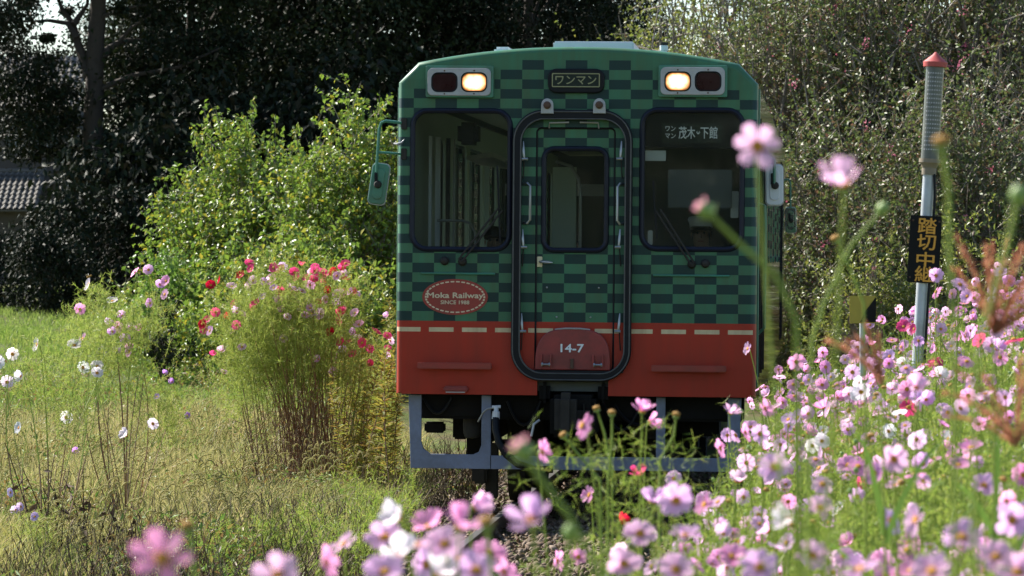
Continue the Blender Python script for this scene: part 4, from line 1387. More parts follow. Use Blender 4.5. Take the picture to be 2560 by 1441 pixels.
def forest():
    kinds = []
    for i, (rx, z0, z1, n, L, W, mt, cl) in enumerate((
            (3.0, 0.4, 14, 30000, 0.125, 0.075, DARKLEAF, 110), (2.6, 0.8, 15, 27000, 0.12, 0.07, DARKLEAF, 100),
            (3.2, 0.3, 12, 30000, 0.125, 0.08, BROADLEAF, 110), (2.7, 0.5, 11, 26000, 0.12, 0.07, BROADLEAF, 100))):
        cm, C = crown_mesh('crown', rx, rx, z0, z1, n, L, W, mt, clumps=cl, cr=0.95, seed=10 + i, shell=0.25, taper=0.35)
        kinds.append((cm, trunk_mesh('trunk', C, z1 * 0.9, 0.2, M['bark'], 34, i)))
    spec = [  # px, Y, kind, scale, extra label
        (-150, 122, 0, 1.05, 'dark evergreen standing at the left edge behind the house corner'),
        (330, 124, 2, 0.9, 'dark tree far behind the forked trunk'),
        (470, 86, 2, 0.98, 'dark broadleaf tree rising just right of the big forked trunk'),
        (560, 98, 0, 1.0, 'dark evergreen showing above the bright shrub shoots'),
        (690, 90, 3, 1.05, 'dark tree above the middle of the bright green bush'),
        (800, 101, 1, 1.0, 'tall dark evergreen behind the tallest bush shoots'),
        (905, 88, 2, 1.0, 'dark leafy tree left of the train roof above the wing mirror'),
        (1010, 97, 0, 1.0, 'dark evergreen over the left shoulder of the train roof'),
        (1120, 90, 1, 0.98, 'dark evergreen over the left headlight cluster'),
        (1230, 99, 3, 1.15, 'dark tree over the white roof ventilator'),
        (1330, 91, 0, 0.95, 'dark evergreen left of the roof air conditioner box'),
        (1425, 99, 1, 1.0, 'dark evergreen right behind the roof air conditioner box'),
        (1520, 108, 2, 0.85, 'last dark tree before the pale hedge, right of the roof box'),
    ]
    for i, (px, Y, k, s, lab) in enumerate(spec):
        x = (px - 1280) / FPX * Y
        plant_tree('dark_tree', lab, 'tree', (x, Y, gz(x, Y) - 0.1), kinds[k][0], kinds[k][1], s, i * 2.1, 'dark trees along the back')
    # the wood on the other side of the crossing, mirrored in the windscreens
    for i, (x, Y, k, s_) in enumerate(((-17, -32, 3, .7), (-13.6, -29, 2, .7), (-11.6, -27, 3, .72), (-10.2, -31, 2, .75), (-8.6, -28, 3, .7), (-6.2, -30, 2, .7), (-2.5, -31, 2, .6), (3.0, -27, 3, .64), (-16, -38, 0, .8), (-13, -36, 1, .8), (-10.6, -37, 0, .85), (-8, -36, 1, .8), (-5.5, -38, 0, .8))):
        plant_tree('roadside_tree', 'roadside tree across the crossing, mirrored in the windscreens', 'tree', (x, Y, -0.2), kinds[k][0], kinds[k][1], s_, i * 1.3, 'trees across the crossing')
    # low dark shrubs at their feet
    sc, C = crown_mesh('crown', 1.9, 1.5, 0.1, 3.4, 6500, 0.17, 0.08, DARKLEAF, clumps=45, cr=0.55, droop=0.6, seed=31, shell=0.5, taper=0.25)
    st = trunk_mesh('trunk', C, 2.6, 0.06, M['bark'], 20, 5)
    for i, (px, Y, s, lab) in enumerate((
            (20, 74, 0.52, 'dark drooping shrub at the left edge of the meadow'),
            (125, 72, 0.56, 'dark drooping shrub behind the white-flowered cosmos'),
            (240, 75, 0.8, 'dark drooping shrub in the deep shade left of the bright bush'),
            (330, 80, 1.2, 'dark shrub close behind the left edge of the bright bush'),
            (175, 90, 0.5, 'shaded shrub below the gable beside the tiled roof'), (420, 84, 1.3, 'shaded shrub behind the thin shoots of the bush'),
            (560, 82, 1.4, 'shaded shrub behind the left half of the bush'), (720, 84, 1.45, 'shaded shrub behind the middle of the bush'),
            (890, 82, 1.5, 'shaded shrub between the bush and the train mirror'))):
        x = (px - 1280) / FPX * Y
        plant_tree('dark_shrub', lab, 'shrub', (x, Y, gz(x, Y) - 0.1), sc, st, s, i * 1.7, 'dark shrubs under the trees')
    # big forked tree, upper left: trunk and limbs dark against the sky
    Y = 84.0
    k = Y / FPX
    bx = (236 - 1280) * k
    bz = gz(bx, Y)
    root = empty('forked_tree', (bx, Y, bz), 'big dark forked tree against the bright sky in the upper left', 'tree', 'dark trees along the back')
    q = lambda px, py, dy=0.0: Vector(((px - 236) * k, dy, CAMZ - (py - HY) * k - bz))
    mb = MB()
    mb.tube([q(228, 900), q(232, 640), q(230, 420), q(235, 260), q(238, 120), q(246, 0), q(250, -160), q(262, -420)], [0.36, 0.28, 0.24, 0.21, 0.19, 0.17, 0.13, 0.05], 10)
    for pts, r0 in (([(222, 190), (190, 100), (180, 60), (150, 20), (120, -60)], 0.11), ([(192, 96), (168, 58), (120, 50), (60, 52)], 0.08), ([(184, 62), (200, 36), (215, 10), (222, -80)], 0.08),
                    ([(252, 150), (270, 122), (300, 102), (340, 98), (400, 110)], 0.10), ([(300, 102), (330, 70), (380, 40)], 0.05), ([(240, 70), (262, 40), (320, 22), (372, 16)], 0.06), ([(235, 230), (330, 190), (450, 170), (560, 120)], 0.07)):
        n = len(pts)
        mb.tube([q(a, b, 0.12 * i * (1 if r0 > .07 else -1)) for i, (a, b) in enumerate(pts)], [r0 * (1 - 0.75 * i / (n - 1)) for i in range(n)], 7)
    mb.build('trunk', M['bark'], root, True)
    r = np.random.default_rng(77)
    cen = [(20, 300, .75), (110, 330, .65), (60, 375, .5), (150, 240, .6), (150, 380, .5), (0, 220, .7), (100, 230, .6), (60, 52, .6), (20, 120, .8), (60, 215, .6), (-10, 60, .7), (390, 40, .6), (420, 110, .7), (340, 150, .45), (480, 150, .8), (560, 100, .8), (120, 180, .5), (100, -60, .9), (220, -110, 1.0), (330, -70, .8), (60, 300, .7), (330, 260, .6), (160, 300, .5), (420, 240, .7), (250, -250, 1.2), (80, -200, 1.1), (400, -180, 1.1), (150, 20, .14), (290, 130, .12), (310, 30, .18), (130, 100, .15), (560, -100, 1.0), (-60, -60, 1.0), (100, 140, .3), (60, 0, .3)]
    parts = []
    for (px, py, s) in cen:
        n = int(1500 * s * s + 150)
        c = np.array(q(px, py, r.uniform(-1.5, 1.5)))
        off = r.normal(size=(n, 3)) * np.array([0.5, 0.7, 0.3]) * s
        parts.append(leaves_np(c + off, unit(r.normal(size=(n, 3)) - np.array([0, 0, .4])), unit(r.normal(size=(n, 3)) + np.array([0, 0, .8])), 0.13 * r.uniform(.6, 1.2, n), 0.06 * r.uniform(.7, 1.2, n)))
    V, F = join_np(parts)
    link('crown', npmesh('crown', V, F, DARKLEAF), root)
    # far wood behind everything on the left and centre
    n = 80000
    x = RNG.uniform(-34, 26, n)
    Yf = RNG.uniform(118, 128, n)
    topz = 6.3 + 1.2 * np.sin(x * 0.8) + 0.8 * np.sin(x * 2.1 + 1) - 2.4 * np.exp(-((x + 13.3) / 1.6) ** 2) + 4.5 * sstep(5, 8, x)
    z = 0.8 + RNG.uniform(0, 1, n) ** 0.8 * (topz - 0.8)
    V, F = leaves_np(np.stack([x, Yf, z], 1), unit(rdir(n) - np.array([0, 0, .5])), rdir(n), 0.42 * RNG.uniform(.6, 1.3, n), 0.24)
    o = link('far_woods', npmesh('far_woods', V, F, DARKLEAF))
    tag(o, 'dim far wood glimpsed between the dark trees', 'woods', kind='stuff')


forest()


def bush(name, label, cat, px, py_base, Y, rx, ry, h, n, L, W, mat, seed, barkm, shoots=0, group=None, twigs=260, clumps=110, cr=0.34, droop=0.55, tuft=None, low=0.08):
    r = np.random.default_rng(seed)
    x = (px - 1280) / FPX * Y
    base = Vector((x, Y, gz(x, Y)))
    root = empty(name, base, label, cat, group)
    d = unit(r.normal(size=(clumps, 3)))
    d[:, 2] = np.abs(d[:, 2])
    d[: clumps // 3, 2] *= 0.3
    d = unit(d)
    rad = r.uniform(0.35, 1.0, clumps) ** 0.55
    C = d * rad[:, None] * np.array([rx, ry, h * (1 - low)]) * r.uniform(0.86, 1.1, (clumps, 1)) + np.array([0, 0, h * low])
    # leaves sit along twigs that leave the clump centres
    nt_ = n // 9
    k = r.integers(0, clumps, nt_)
    b0 = C[k] + r.normal(size=(nt_, 3)) * cr * 0.7
    dirv = unit(r.normal(size=(nt_, 3)) * 0.8 + unit(C[k] * np.array([1, 1, 0.7])) * 0.6 + np.array([0, 0, 0.35]))
    tl = cr * r.uniform(0.6, 1.7, nt_)
    e0 = b0 + dirv * tl[:, None]
    t = r.uniform(0.05, 1, (nt_, 9))
    P = (b0[:, None, :] + (e0 - b0)[:, None, :] * t[:, :, None]).reshape(-1, 3)
    m = len(P)
    P[:, 2] = np.maximum(P[:, 2], 0.03)
    A = unit(r.normal(size=(m, 3)) * 0.9 + np.repeat(dirv, 9, 0) * 0.5 - np.array([0, 0, droop]))
    N = unit(r.normal(size=(m, 3)) * 0.8 + np.array([-0.2, 0.1, 0.8]))
    l = L * r.uniform(0.55, 1.25, m)
    parts = [leaves_np(P, A, N, l, l * W / L)]
    tw = [segs_np(b0[::3], e0[::3], 0.006 * h / 3, 0.0025)]
    # woody stems from the base to the clumps
    sel = r.integers(0, clumps, min(twigs, clumps * 2))
    p0 = np.stack([r.normal(0, rx * 0.12, len(sel)), r.normal(0, ry * 0.12, len(sel)), np.zeros(len(sel))], 1)
    p1 = C[sel] + r.normal(size=(len(sel), 3)) * cr * 0.4
    pm = p0 * 0.5 + p1 * 0.5 + np.array([0, 0, 0.12 * h]) + r.normal(size=(len(sel), 3)) * 0.05 * h
    tw += [segs_np(p0, pm, 0.016 * h / 3, 0.010 * h / 3), segs_np(pm, p1, 0.010 * h / 3, 0.004 * h / 3)]
    for i in range(shoots):
        a = r.uniform(-0.85, 0.9)
        s0 = np.array([a * rx, r.uniform(-0.4, 0.3) * ry, h * math.sqrt(max(1 - a * a, 0.05)) * 0.82])
        hh = r.uniform(0.45, 1.0)
        s1 = s0 + np.array([r.normal(0, 0.12) + a * 0.2, r.normal(0, 0.1), hh])
        tw.append(segs_np(s0[None], s1[None], 0.006, 0.003))
        q = int(22 * hh) + 8
        tt = np.concatenate([r.uniform(0.1, 0.6, q // 3), r.uniform(0.6, 1.02, q - q // 3)])
        PP = s0 + (s1 - s0) * tt[:, None] + r.normal(size=(q, 3)) * 0.025
        AA = unit(r.normal(size=(q, 3)) * 0.5 - np.array([0, 0, 0.9]))
        parts.append(leaves_np(PP, AA, rdir(q), L * r.uniform(0.7, 1.15, q), W))
    V, F = join_np(parts)
    link('foliage', npmesh('foliage', V, F, mat), root)
    V, F = join_np(tw)
    link('branches', npmesh('branches', V, F, barkm), root)
    if tuft:
        nn = tuft
        kk = r.integers(0, clumps, nn)
        cc = C[kk] * r.uniform(1.0, 1.08, (nn, 1)) + r.normal(size=(nn, 3)) * cr
        P = (cc[:, None, :] + r.normal(size=(nn, 14, 3)) * np.array([0.035, 0.035, 0.05])).reshape(-1, 3)
        V, F = leaves_np(P, rdir(len(P)), rdir(len(P)), 0.04, 0.03)
        o = link('blossom', npmesh('blossom', V, F, PINKTUFT), root)
        o['kind'] = 'stuff'
    return root


bush('green_bush', 'big bright green bush with tall thin shoots left of the train', 'bush', 610, 850, 56, 1.5, 1.3, 3.45, 50000, 0.084, 0.047, BUSHLEAF, 3, M['bark_grey'], shoots=15, clumps=170, cr=0.30, droop=0.7)
bush('green_bush', 'bright green bush with yellowing leaves just behind the wing mirror', 'bush', 880, 850, 54, 1.2, 1.2, 3.6, 38000, 0.084, 0.048, BUSHLEAF, 4, M['bark_grey'], shoots=11, clumps=140, cr=0.30, droop=0.7)
bush('green_bush', 'lower green bush behind the red and pink cosmos clump', 'bush', 700, 900, 51, 1.6, 0.9, 2.0, 12000, 0.09, 0.05, BUSHLEAF, 5, M['bark'], shoots=0)
bush('green_bush', 'small fresh green bush at the left foot of the big bush', 'bush', 425, 850, 54.5, 0.55, 0.6, 1.75, 5200, 0.075, 0.042, LIMELEAF, 6, M['bark'], clumps=60, cr=0.22, droop=0.1)
bush('young_tree', 'small dark-stemmed sapling standing in the grass before the bush', 'sapling', 413, 890, 50, 0.24, 0.24, 1.15, 520, 0.12, 0.035, BROADLEAF, 7, M['bark'], clumps=24, cr=0.14, droop=0.7, low=0.3)

# crape myrtles along the right
for i, (px, Y, rx, h, n, lab, mt) in enumerate((
        (1700, 62, 1.9, 6.4, 11000, 'yellow-green tree top above the right end of the train roof', OLIVELEAF),
        (2010, 58, 2.0, 7.2, 17000, 'crape myrtle with glinting leaves right beside the train', MYRTLE),
        (2250, 57, 1.9, 7.0, 17000, 'crape myrtle with pink blossom behind the crossing signal pole', MYRTLE),
        (2490, 57, 2.0, 7.3, 17000, 'crape myrtle with pale bare twigs at the right edge', MYRTLE),
        (2130, 53, 1.6, 3.8, 12000, 'lower crape myrtle between the train and the signal pole', MYRTLE),
        (2420, 52, 1.6, 3.6, 12000, 'lower crape myrtle right of the signal pole', MYRTLE),
        (1850, 66, 2.2, 7.0, 9000, 'dark leafy tree between the roof horn and the crape myrtles', MYRTLE),
        (1790, 66, 2.2, 8.2, 10000, 'tall yellow-green tree above the roof horn', OLIVELEAF),
        (1640, 74, 1.6, 6.6, 9000, 'yellow-green tree behind the right end of the roof box', OLIVELEAF),
        (2700, 55, 1.9, 6.5, 8000, 'crape myrtle half outside the right edge', MYRTLE))):
    bush('crape_myrtle' if mt is MYRTLE else 'leafy_tree', lab, 'tree', px, 0, Y, rx, rx * 0.8, h, int(n * 3.0), 0.072, 0.040, mt, 40 + i, M['bark_grey'],
         group='trees along the right of the track', clumps=210, cr=0.42, droop=0.25, tuft=(70 if mt is MYRTLE else None), twigs=420)


for i, (px, Y, rx, h, n, lab) in enumerate(((2010, 52.5, .85, 2.0, 7000, 'low light green bush just behind the flower field beside the train'),
                                            (2180, 50, .85, 2.0, 7000, 'low light green bush behind the yellow marker'),
                                            (2420, 38, .9, 1.7, 7000, 'low light green bush behind the silver grass plumes'))):
    bush('low_bush', lab, 'bush', px, 0, Y, rx, .6, h, n, .06, .03, OLIVELEAF, 80 + i, M['bark_grey'], clumps=80, cr=.22, droop=.1)


# ------------------------------------------------------------------ grass and weeds on the left
def scatter_left(n, y0, y1, umax=-1.5, px0=-60, px1=1100, power=1.0):
    Y = y0 + (y1 - y0) * RNG.uniform(0, 1, n) ** power
    px = RNG.uniform(px0, px1, n)
    x = (px - 1280) / FPX * Y
    keep = (x - trk(Y)) < umax
    x, Y = x[keep], Y[keep]
    return np.stack([x, Y, ground_z(x, Y)], 1)


def grass():
    short = leafmat('meadow_grass_blade', [(0.12, 0.21, 0.03), (0.17, 0.27, 0.04), (0.22, 0.31, 0.055), (0.27, 0.31, 0.08)], 0.5, 0.5, 0.3, patch=(0.35, (0.15, 0.24, 0.04), (0.24, 0.28, 0.08)))
    straw = leafmat('straw_grass_blade', [(0.16, 0.20, 0.05), (0.28, 0.27, 0.09), (0.39, 0.34, 0.14), (0.46, 0.38, 0.18), (0.20, 0.25, 0.07)], 0.5, 0.5, 0.3, patch=(0.55, (0.12, 0.21, 0.035), (0.22, 0.29, 0.06), 0.56))
    weed = leafmat('weed_leaf', [(0.09, 0.17, 0.03), (0.14, 0.24, 0.045), (0.21, 0.26, 0.06), (0.24, 0.15, 0.05), (0.13, 0.08, 0.04)], 0.4, 0.5, 0.3)
    P = scatter_left(95000, 40, 84, -1.3, -60, 1000, 0.9)
    n = len(P)
    P = P[(np.sin(P[:, 0] * 1.1 + 0.4 * P[:, 1]) + np.sin(P[:, 1] * 0.55 - P[:, 0] * 0.7 + 1) + RNG.normal(0, .55, n)) < 1.0]
    n = len(P)
    V, F = blades_np(P, RNG.uniform(0.04, 0.15, n) * (1 + 0.6 * np.sin(P[:, 0] * 1.3 + P[:, 1] * .7)), RNG.normal(0, 0.5, (n, 3)) * np.array([1, 1, 0]), 0.014)
    o = link('meadow_grass', npmesh('meadow_grass', V, F, short))
    tag(o, 'short bright green meadow grass in front of the bushes', 'grass', kind='stuff')
    n = 46000
    Yr = RNG.uniform(8, 62, n)
    ur = RNG.uniform(3.0, 13.0, n)
    xr = trk(Yr) + ur
    P = np.stack([xr, Yr, ground_z(xr, Yr)], 1)
    V, F = blades_np(P, RNG.uniform(0.12, 0.42, n), RNG.normal(0, 0.5, (n, 3)) * np.array([1, 1, 0]), 0.014)
    o = link('bank_grass', npmesh('bank_grass', V, F, short))
    tag(o, 'long grass on the bank right of the cosmos field', 'grass', kind='stuff')
    P = scatter_left(56000, 24, 43, -1.35, -60, 1060)
    n = len(P)
    P = P[(np.sin(P[:, 0] * 2.1 + 0.5 * P[:, 1]) + np.sin(P[:, 1] * 0.9 - P[:, 0] * 1.3 + 1) + RNG.normal(0, .6, n)) < 0.95]
    n = len(P)
    lean = RNG.normal(0, 0.6, (n, 3)) * np.array([1, 1, 0]) + np.array([0.25, 0, 0])
    V, F = blades_np(P, RNG.uniform(0.14, 0.46, n) * (0.75 + 0.45 * np.sin(P[:, 0] * 1.9 + 2) * np.sin(P[:, 1] * 0.8)), lean, 0.009)
    o = link('straw_grass', npmesh('straw_grass', V, F, straw))
    tag(o, 'dry straw-coloured foxtail grass in the left meadow', 'grass', kind='stuff')
    # foxtail heads
    P = scatter_left(1000, 24, 44, -1.6, -40, 950)
    n = len(P)
    H = RNG.uniform(0.32, 0.58, n)
    top = P + np.array([0, 0, 1.0]) * H[:, None] + RNG.normal(0, 0.05, (n, 3)) * np.array([1, 1, 0])
    parts = [segs_np(P, top, 0.0016, 0.0012)]
    dirx = np.where(RNG.uniform(0, 1, n) < 0.75, 1.0, -1.0) * RNG.uniform(0.5, 1.0, n)
    prev = top
    ysp = RNG.normal(0, 0.008, n)
    zsp = RNG.uniform(0.3, 1.5, n)
    for s, (dx, dz, ra, rb) in enumerate(((0.014, 0.03, 0.003, 0.005), (0.022, 0.016, 0.005, 0.005), (0.026, -0.002, 0.005, 0.0042), (0.02, -0.016, 0.0042, 0.0015))):
        nx = prev + np.stack([dirx * dx, ysp, dz * zsp], 1)
        parts.append(segs_np(prev, nx, ra, rb, 4))
        # bristles
        for _ in range(6):
            t = RNG.uniform(0, 1, (n, 1))
            b = prev + (nx - prev) * t
            parts.append(strands_np(b, b + rdir(n) * 0.018 + (nx - prev) * 0.3, 0.0022))
        prev = nx
    V, F = join_np(parts)
    fox = leafmat('foxtail_head', [(0.36, 0.34, 0.14), (0.46, 0.41, 0.20), (0.30, 0.32, 0.11)], 0.6, 0.6, 0.2)
    o = link('foxtail_heads', npmesh('foxtail_heads', V, F, fox))
    tag(o, 'nodding bristly foxtail seed heads over the straw grass', 'grass', kind='stuff')
    # broadleaf weeds low in the front and beside the track
    P = np.concatenate([scatter_left(24000, 19, 31, -1.25, -80, 1250), scatter_left(5500, 26, 40, -1.15, 760, 1330), scatter_left(16000, 31, 52, -1.5, -60, 1000)])
    n = len(P)
    keep = (np.sin(P[:, 0] * 3.1 + 1) + np.sin(P[:, 1] * 1.7 + P[:, 0]) + RNG.normal(0, .8, n)) > -0.4
    P = P[keep]
    n = len(P)
    hgt = RNG.uniform(0.02, 0.42, n) * (0.55 + 0.45 * np.sin(P[:, 0] * 2.3 + P[:, 1])) * sstep(-1.0, -2.0, P[:, 0] - trk(P[:, 1])) + 0.02
    P[:, 2] += hgt
    V, F = leaves_np(P, unit(rdir(n) + np.array([0, 0, 0.3])), unit(rdir(n) + np.array([0, 0, 1.2])), RNG.uniform(0.03, 0.075, n), RNG.uniform(0.012, 0.03, n))
    o = link('low_weeds', npmesh('low_weeds', V, F, weed))
    tag(o, 'low green and brown weeds along the near edge of the meadow', 'weeds', kind='stuff')
    # seedlings beside the track and along the near edge
    parts = []
    for (px, py, Y, rx, n) in ((930, 1300, 28, 60, 330), (880, 1260, 30, 50, 200), (1010, 1330, 27.5, 50, 160), (960, 1390, 26, 70, 200), (660, 1390, 25.5, 80, 260), (760, 1360, 26.5, 60, 160), (1020, 1240, 31, 30, 70), (560, 1400, 25, 60, 120), (840, 1410, 25, 60, 150)):
        c = at(px, py, Y)
        for _ in range(n):
            x, y = c.x + RNG.normal() * rx * Y / FPX * .6, Y + RNG.normal() * .5
            if x - trk(y) > -0.95: continue
            feather(parts, (x, y, gz(x, y) + RNG.uniform(0, .34)), RNG.normal(size=3) * .6 + np.array([0, 0, 1]), RNG.uniform(.08, .16), 10, 0.005)
    V, F = join_np(parts)
    o = link('cosmos_seedlings', npmesh('cosmos_seedlings', V, F, FEATHER))
    tag(o, 'feathery green cosmos seedlings beside the track bed', 'weeds', kind='stuff')
    P = scatter_left(5200, 22, 27.5, -3.2, -80, 330)
    n = len(P)
    V, F = blades_np(P, RNG.uniform(0.15, 0.5, n), RNG.normal(0, 0.6, (n, 3)) * np.array([1, 1, 0]), 0.008)
    yg = leafmat('golden_grass_blade', [(0.30, 0.25, 0.06), (0.42, 0.36, 0.12), (0.24, 0.27, 0.06), (0.5, 0.42, 0.2)], 0.5, 0.5, 0.3)
    o = link('golden_grass', npmesh('golden_grass', V, F, yg))
    tag(o, 'golden dry grass in the bottom left corner', 'grass', kind='stuff')
    # dead stalks and litter
    P = np.concatenate([scatter_left(4200, 21, 29, -1.1, -60, 1300), scatter_left(2600, 27, 38, -1.0, 560, 1300)])
    n = len(P)
    Q = P + np.stack([RNG.normal(0, 0.13, n), RNG.normal(0, 0.12, n), RNG.uniform(0.04, 0.5, n) ** 1.2], 1)
    V, F = segs_np(P, Q, 0.0045, 0.002)
    n2 = 9000
    uu = RNG.normal(-0.6, 1.1, n2).clip(-3.5, 1.6)
    Y2 = RNG.uniform(22, 37, n2)
    x2 = trk(Y2) + uu
    P2 = np.stack([x2, Y2, np.where(np.abs(uu) < 1.3, -0.105, ground_z(x2, Y2) + 0.02)], 1)
    V2, F2 = leaves_np(P2, unit(rdir(n2) * np.array([1, 1, .4])), unit(rdir(n2) * .5 + np.array([0, 0, 1])), RNG.uniform(.03, .08, n2), .025)
    V, F = join_np([(V, F), (V2, F2)])
    dead = leafmat('dead_stalk', [(0.03, 0.02, 0.014), (0.07, 0.042, 0.024), (0.14, 0.09, 0.05), (0.28, 0.22, 0.14)], 0.1, 0.7, 0.3)
    o = link('dead_stalks', npmesh('dead_stalks', V, F, dead))
    tag(o, 'brown dead stalks and leaf litter beside the track', 'weeds', kind='stuff')


grass()


# ------------------------------------------------------------------ cosmos flowers
def petal_geo(cup, rot=0.0, wid=0.335, r0=0.08, jit=0.0, r=None):
    """one notched petal, flower diameter 1; faces +z"""
    nu, nv = 5, 5
    tip = [0.90, 0.985, 0.955, 0.985, 0.90]
    V = []
    wob = (r.normal(0, jit) if r is not None else 0.0)
    for i in range(nu):
        t = i / (nu - 1)
        w = wid * (0.22, 0.62, 0.92, 1.0, 0.66)[i]
        for j in range(nv):
            s = (j / (nv - 1) - 0.5)
            rr_ = r0 + (0.5 - r0) * t * (tip[j] if i == nu - 1 else (1 - 0.02 * abs(s)))
            x, y = rr_, s * w
            z = cup * (rr_ ** 1.3) * 1.1 + 0.02 * math.cos(s * 12) * t + 0.05 * abs(s) * cup + wob * t
            V.append((x * math.cos(rot) - y * math.sin(rot), x * math.sin(rot) + y * math.cos(rot), z))
    F = [(i * nv + j, i * nv + j + 1, (i + 1) * nv + j + 1, (i + 1) * nv + j) for i in range(nu - 1) for j in range(nv - 1)]
    if cup > 0.8:                                   # closed cup: pull the petals in
        V = [(x * (1 - 0.35 * z), y * (1 - 0.25 * z), z) for x, y, z in V]
    return V, F


def petal_meshes():
    res = {}
    for nm, cup in (('flat', 0.08), ('open', 0.3), ('cup', 0.95), ('back', -0.25)):
        V, F = petal_geo(cup, wid=0.305)
        res[nm] = MB().add(V, F).mesh('petal', PETAL, True)
    return res


def flower_meshes():
    res = {}
    for nm, cup in (('flat', 0.08), ('open', 0.3), ('cup', 0.95), ('back', -0.25)):
        r = np.random.default_rng(int(abs(cup) * 100))
        mb = MB()
        for k in range(8):
            V, F = petal_geo(cup, 2 * math.pi * k / 8 + r.normal(0, 0.05), r=r, jit=0.03)
            mb.add(V, F)
        res[nm] = mb.mesh('flower', PETAL, True)
    return res


PETALS, FLOWERS = petal_meshes(), flower_meshes()
EYE_ME = MB().lathe([(0.12, -0.01), (0.135, 0.02), (0.12, 0.055), (0.07, 0.075), (0.0, 0.08)], 9).mesh('flower_center', EYE, True)
EYE_DK = MB().lathe([(0.12, -0.01), (0.15, 0.04), (0.16, 0.10), (0.10, 0.16), (0.0, 0.18)], 9).mesh('flower_center', EYE_DARK, True)
_c = MB().lathe([(0.012, -0.16), (0.03, -0.12), (0.10, -0.07), (0.105, -0.02)], 8)
for _k in range(8):
    _a = 2 * math.pi * _k / 8
    _c.add([(0.09 * math.cos(_a - .3), 0.09 * math.sin(_a - .3), -0.05), (0.09 * math.cos(_a + .3), 0.09 * math.sin(_a + .3), -0.05), (0.2 * math.cos(_a), 0.2 * math.sin(_a), -0.03)], [(0, 1, 2)])
CALYX = _c.mesh('flower', BUD, True)
_b = MB().lathe([(0.01, -0.14), (0.05, -0.10), (0.11, -0.02), (0.12, 0.05), (0.08, 0.13), (0.0, 0.16)], 9)
for _k in range(6):
    _a = 2 * math.pi * _k / 6
    _b.add([(0.08 * math.cos(_a - .3), 0.08 * math.sin(_a - .3), -0.08), (0.08 * math.cos(_a + .3), 0.08 * math.sin(_a + .3), -0.08), (0.22 * math.cos(_a), 0.22 * math.sin(_a), 0.02)], [(0, 1, 2)])
BUD_ME = _b.mesh('bud', BUD, True)

PINKS = [(0.78, 0.38, 0.66), (0.74, 0.42, 0.72), (0.80, 0.33, 0.58), (0.82, 0.50, 0.72), (0.70, 0.36, 0.70)]
C_PALE, C_PINK, C_LILAC, C_WHITE, C_RED, C_MAG = (0.93, 0.60, 0.83), (0.92, 0.42, 0.72), (0.86, 0.55, 0.87), (0.92, 0.90, 0.92), (0.62, 0.012, 0.045), (0.84, 0.09, 0.27)


def set_frame(o, pos, facing, diam, roll=0.0):
    qd = Vector(facing).normalized().to_track_quat('Z', 'Y') @ Quaternion((0, 0, 1), roll)
    o.rotation_mode = 'QUATERNION'
    o.rotation_quaternion = qd
    o.location = pos
    o.scale = (diam, diam, diam)


def add_flower(root, pos, facing, diam, kind, colr, detail=False, npet=8, spent=False):
    """pos in root space; detail -> every petal is an object of its own"""
    roll = random.uniform(0, 6.28)
    if detail:
        f = link('flower', CALYX, root)
        set_frame(f, pos, facing, diam, roll)
        for k in range(npet):
            p = link('petal', PETALS[kind], f)
            a = 2 * math.pi * k / npet + random.gauss(0, 0.06)
            p.rotation_euler = (random.gauss(0, 0.20), random.gauss(0, 0.16), a)
            s = random.uniform(0.9, 1.06)
            p.scale = (s, s * random.uniform(0.92, 1.08), s)
            p.color = (*colr, 1)
        link('flower_center', EYE_DK if spent else EYE_ME, f)
    else:
        f = link('flower', FLOWERS[kind], root)
        set_frame(f, pos, facing, diam, roll)
        f.color = (*colr, 1)
        link('flower_center', EYE_ME, f)
    return f


def curve_pts(p0, p1, bend, n=8):
    p0, p1 = Vector(p0), Vector(p1)
    c = (p0 + p1) / 2 + Vector(bend)
    return [(p0 * (1 - t) ** 2 + c * 2 * t * (1 - t) + p1 * t * t) for t in [i / n for i in range(n + 1)]]


def plant_mesh(seed, h=1.0, branches=5, leafn=46, leafsize=0.11, lean=0.1, width=0.22, w=0.0028, leaf_from=0.25):
    """branched cosmos stem of height h; returns stem mesh, foliage mesh, tips"""
    rs = random.Random(seed)
    mb = MB()
    top = Vector((rs.gauss(0, lean) * h, rs.gauss(0, lean) * h, h))
    main = curve_pts((0, 0, 0), top, (rs.gauss(0, .04), rs.gauss(0, .04), 0), 7)
    mb.tube(main, [0.0055 * h ** .5 * (1 - 0.6 * i / 7) for i in range(8)], 5)
    tips = [(top, (main[-1] - main[-2]).normalized())]
    fol = []
    lines = [main]
    for b in range(branches):
        i = rs.randint(2, 6)
        s = main[i]
        a = rs.uniform(0, 6.28)
        e = Vector((s.x + math.cos(a) * width * rs.uniform(.5, 1.2), s.y + math.sin(a) * width * rs.uniform(.5, 1.2), h * rs.uniform(0.78, 1.03)))
        ln = curve_pts(s, e, (math.cos(a) * .06, math.sin(a) * .06, -0.04), 5)
        mb.tube(ln, [0.003 * (1 - .4 * k / 5) for k in range(6)], 4)
        tips.append((e, (ln[-1] - ln[-2]).normalized()))
        lines.append(ln)
    for k in range(leafn):
        ln = lines[0] if rs.random() < .45 else rs.choice(lines)
        t = rs.uniform(leaf_from if ln is main else 0.0, 0.93)
        f = t * (len(ln) - 1)
        i = min(int(f), len(ln) - 2)
        p = ln[i].lerp(ln[i + 1], f - i)
        a = rs.uniform(0, 6.28)
        feather(fol, p, (math.cos(a), math.sin(a), rs.uniform(0.1, 1.1)), leafsize * rs.uniform(.6, 1.2), 9, w)
    V, F = join_np(fol)
    return mb.mesh('stem', GREEN_STEM, True), npmesh('foliage', V, F, FEATHER), tips


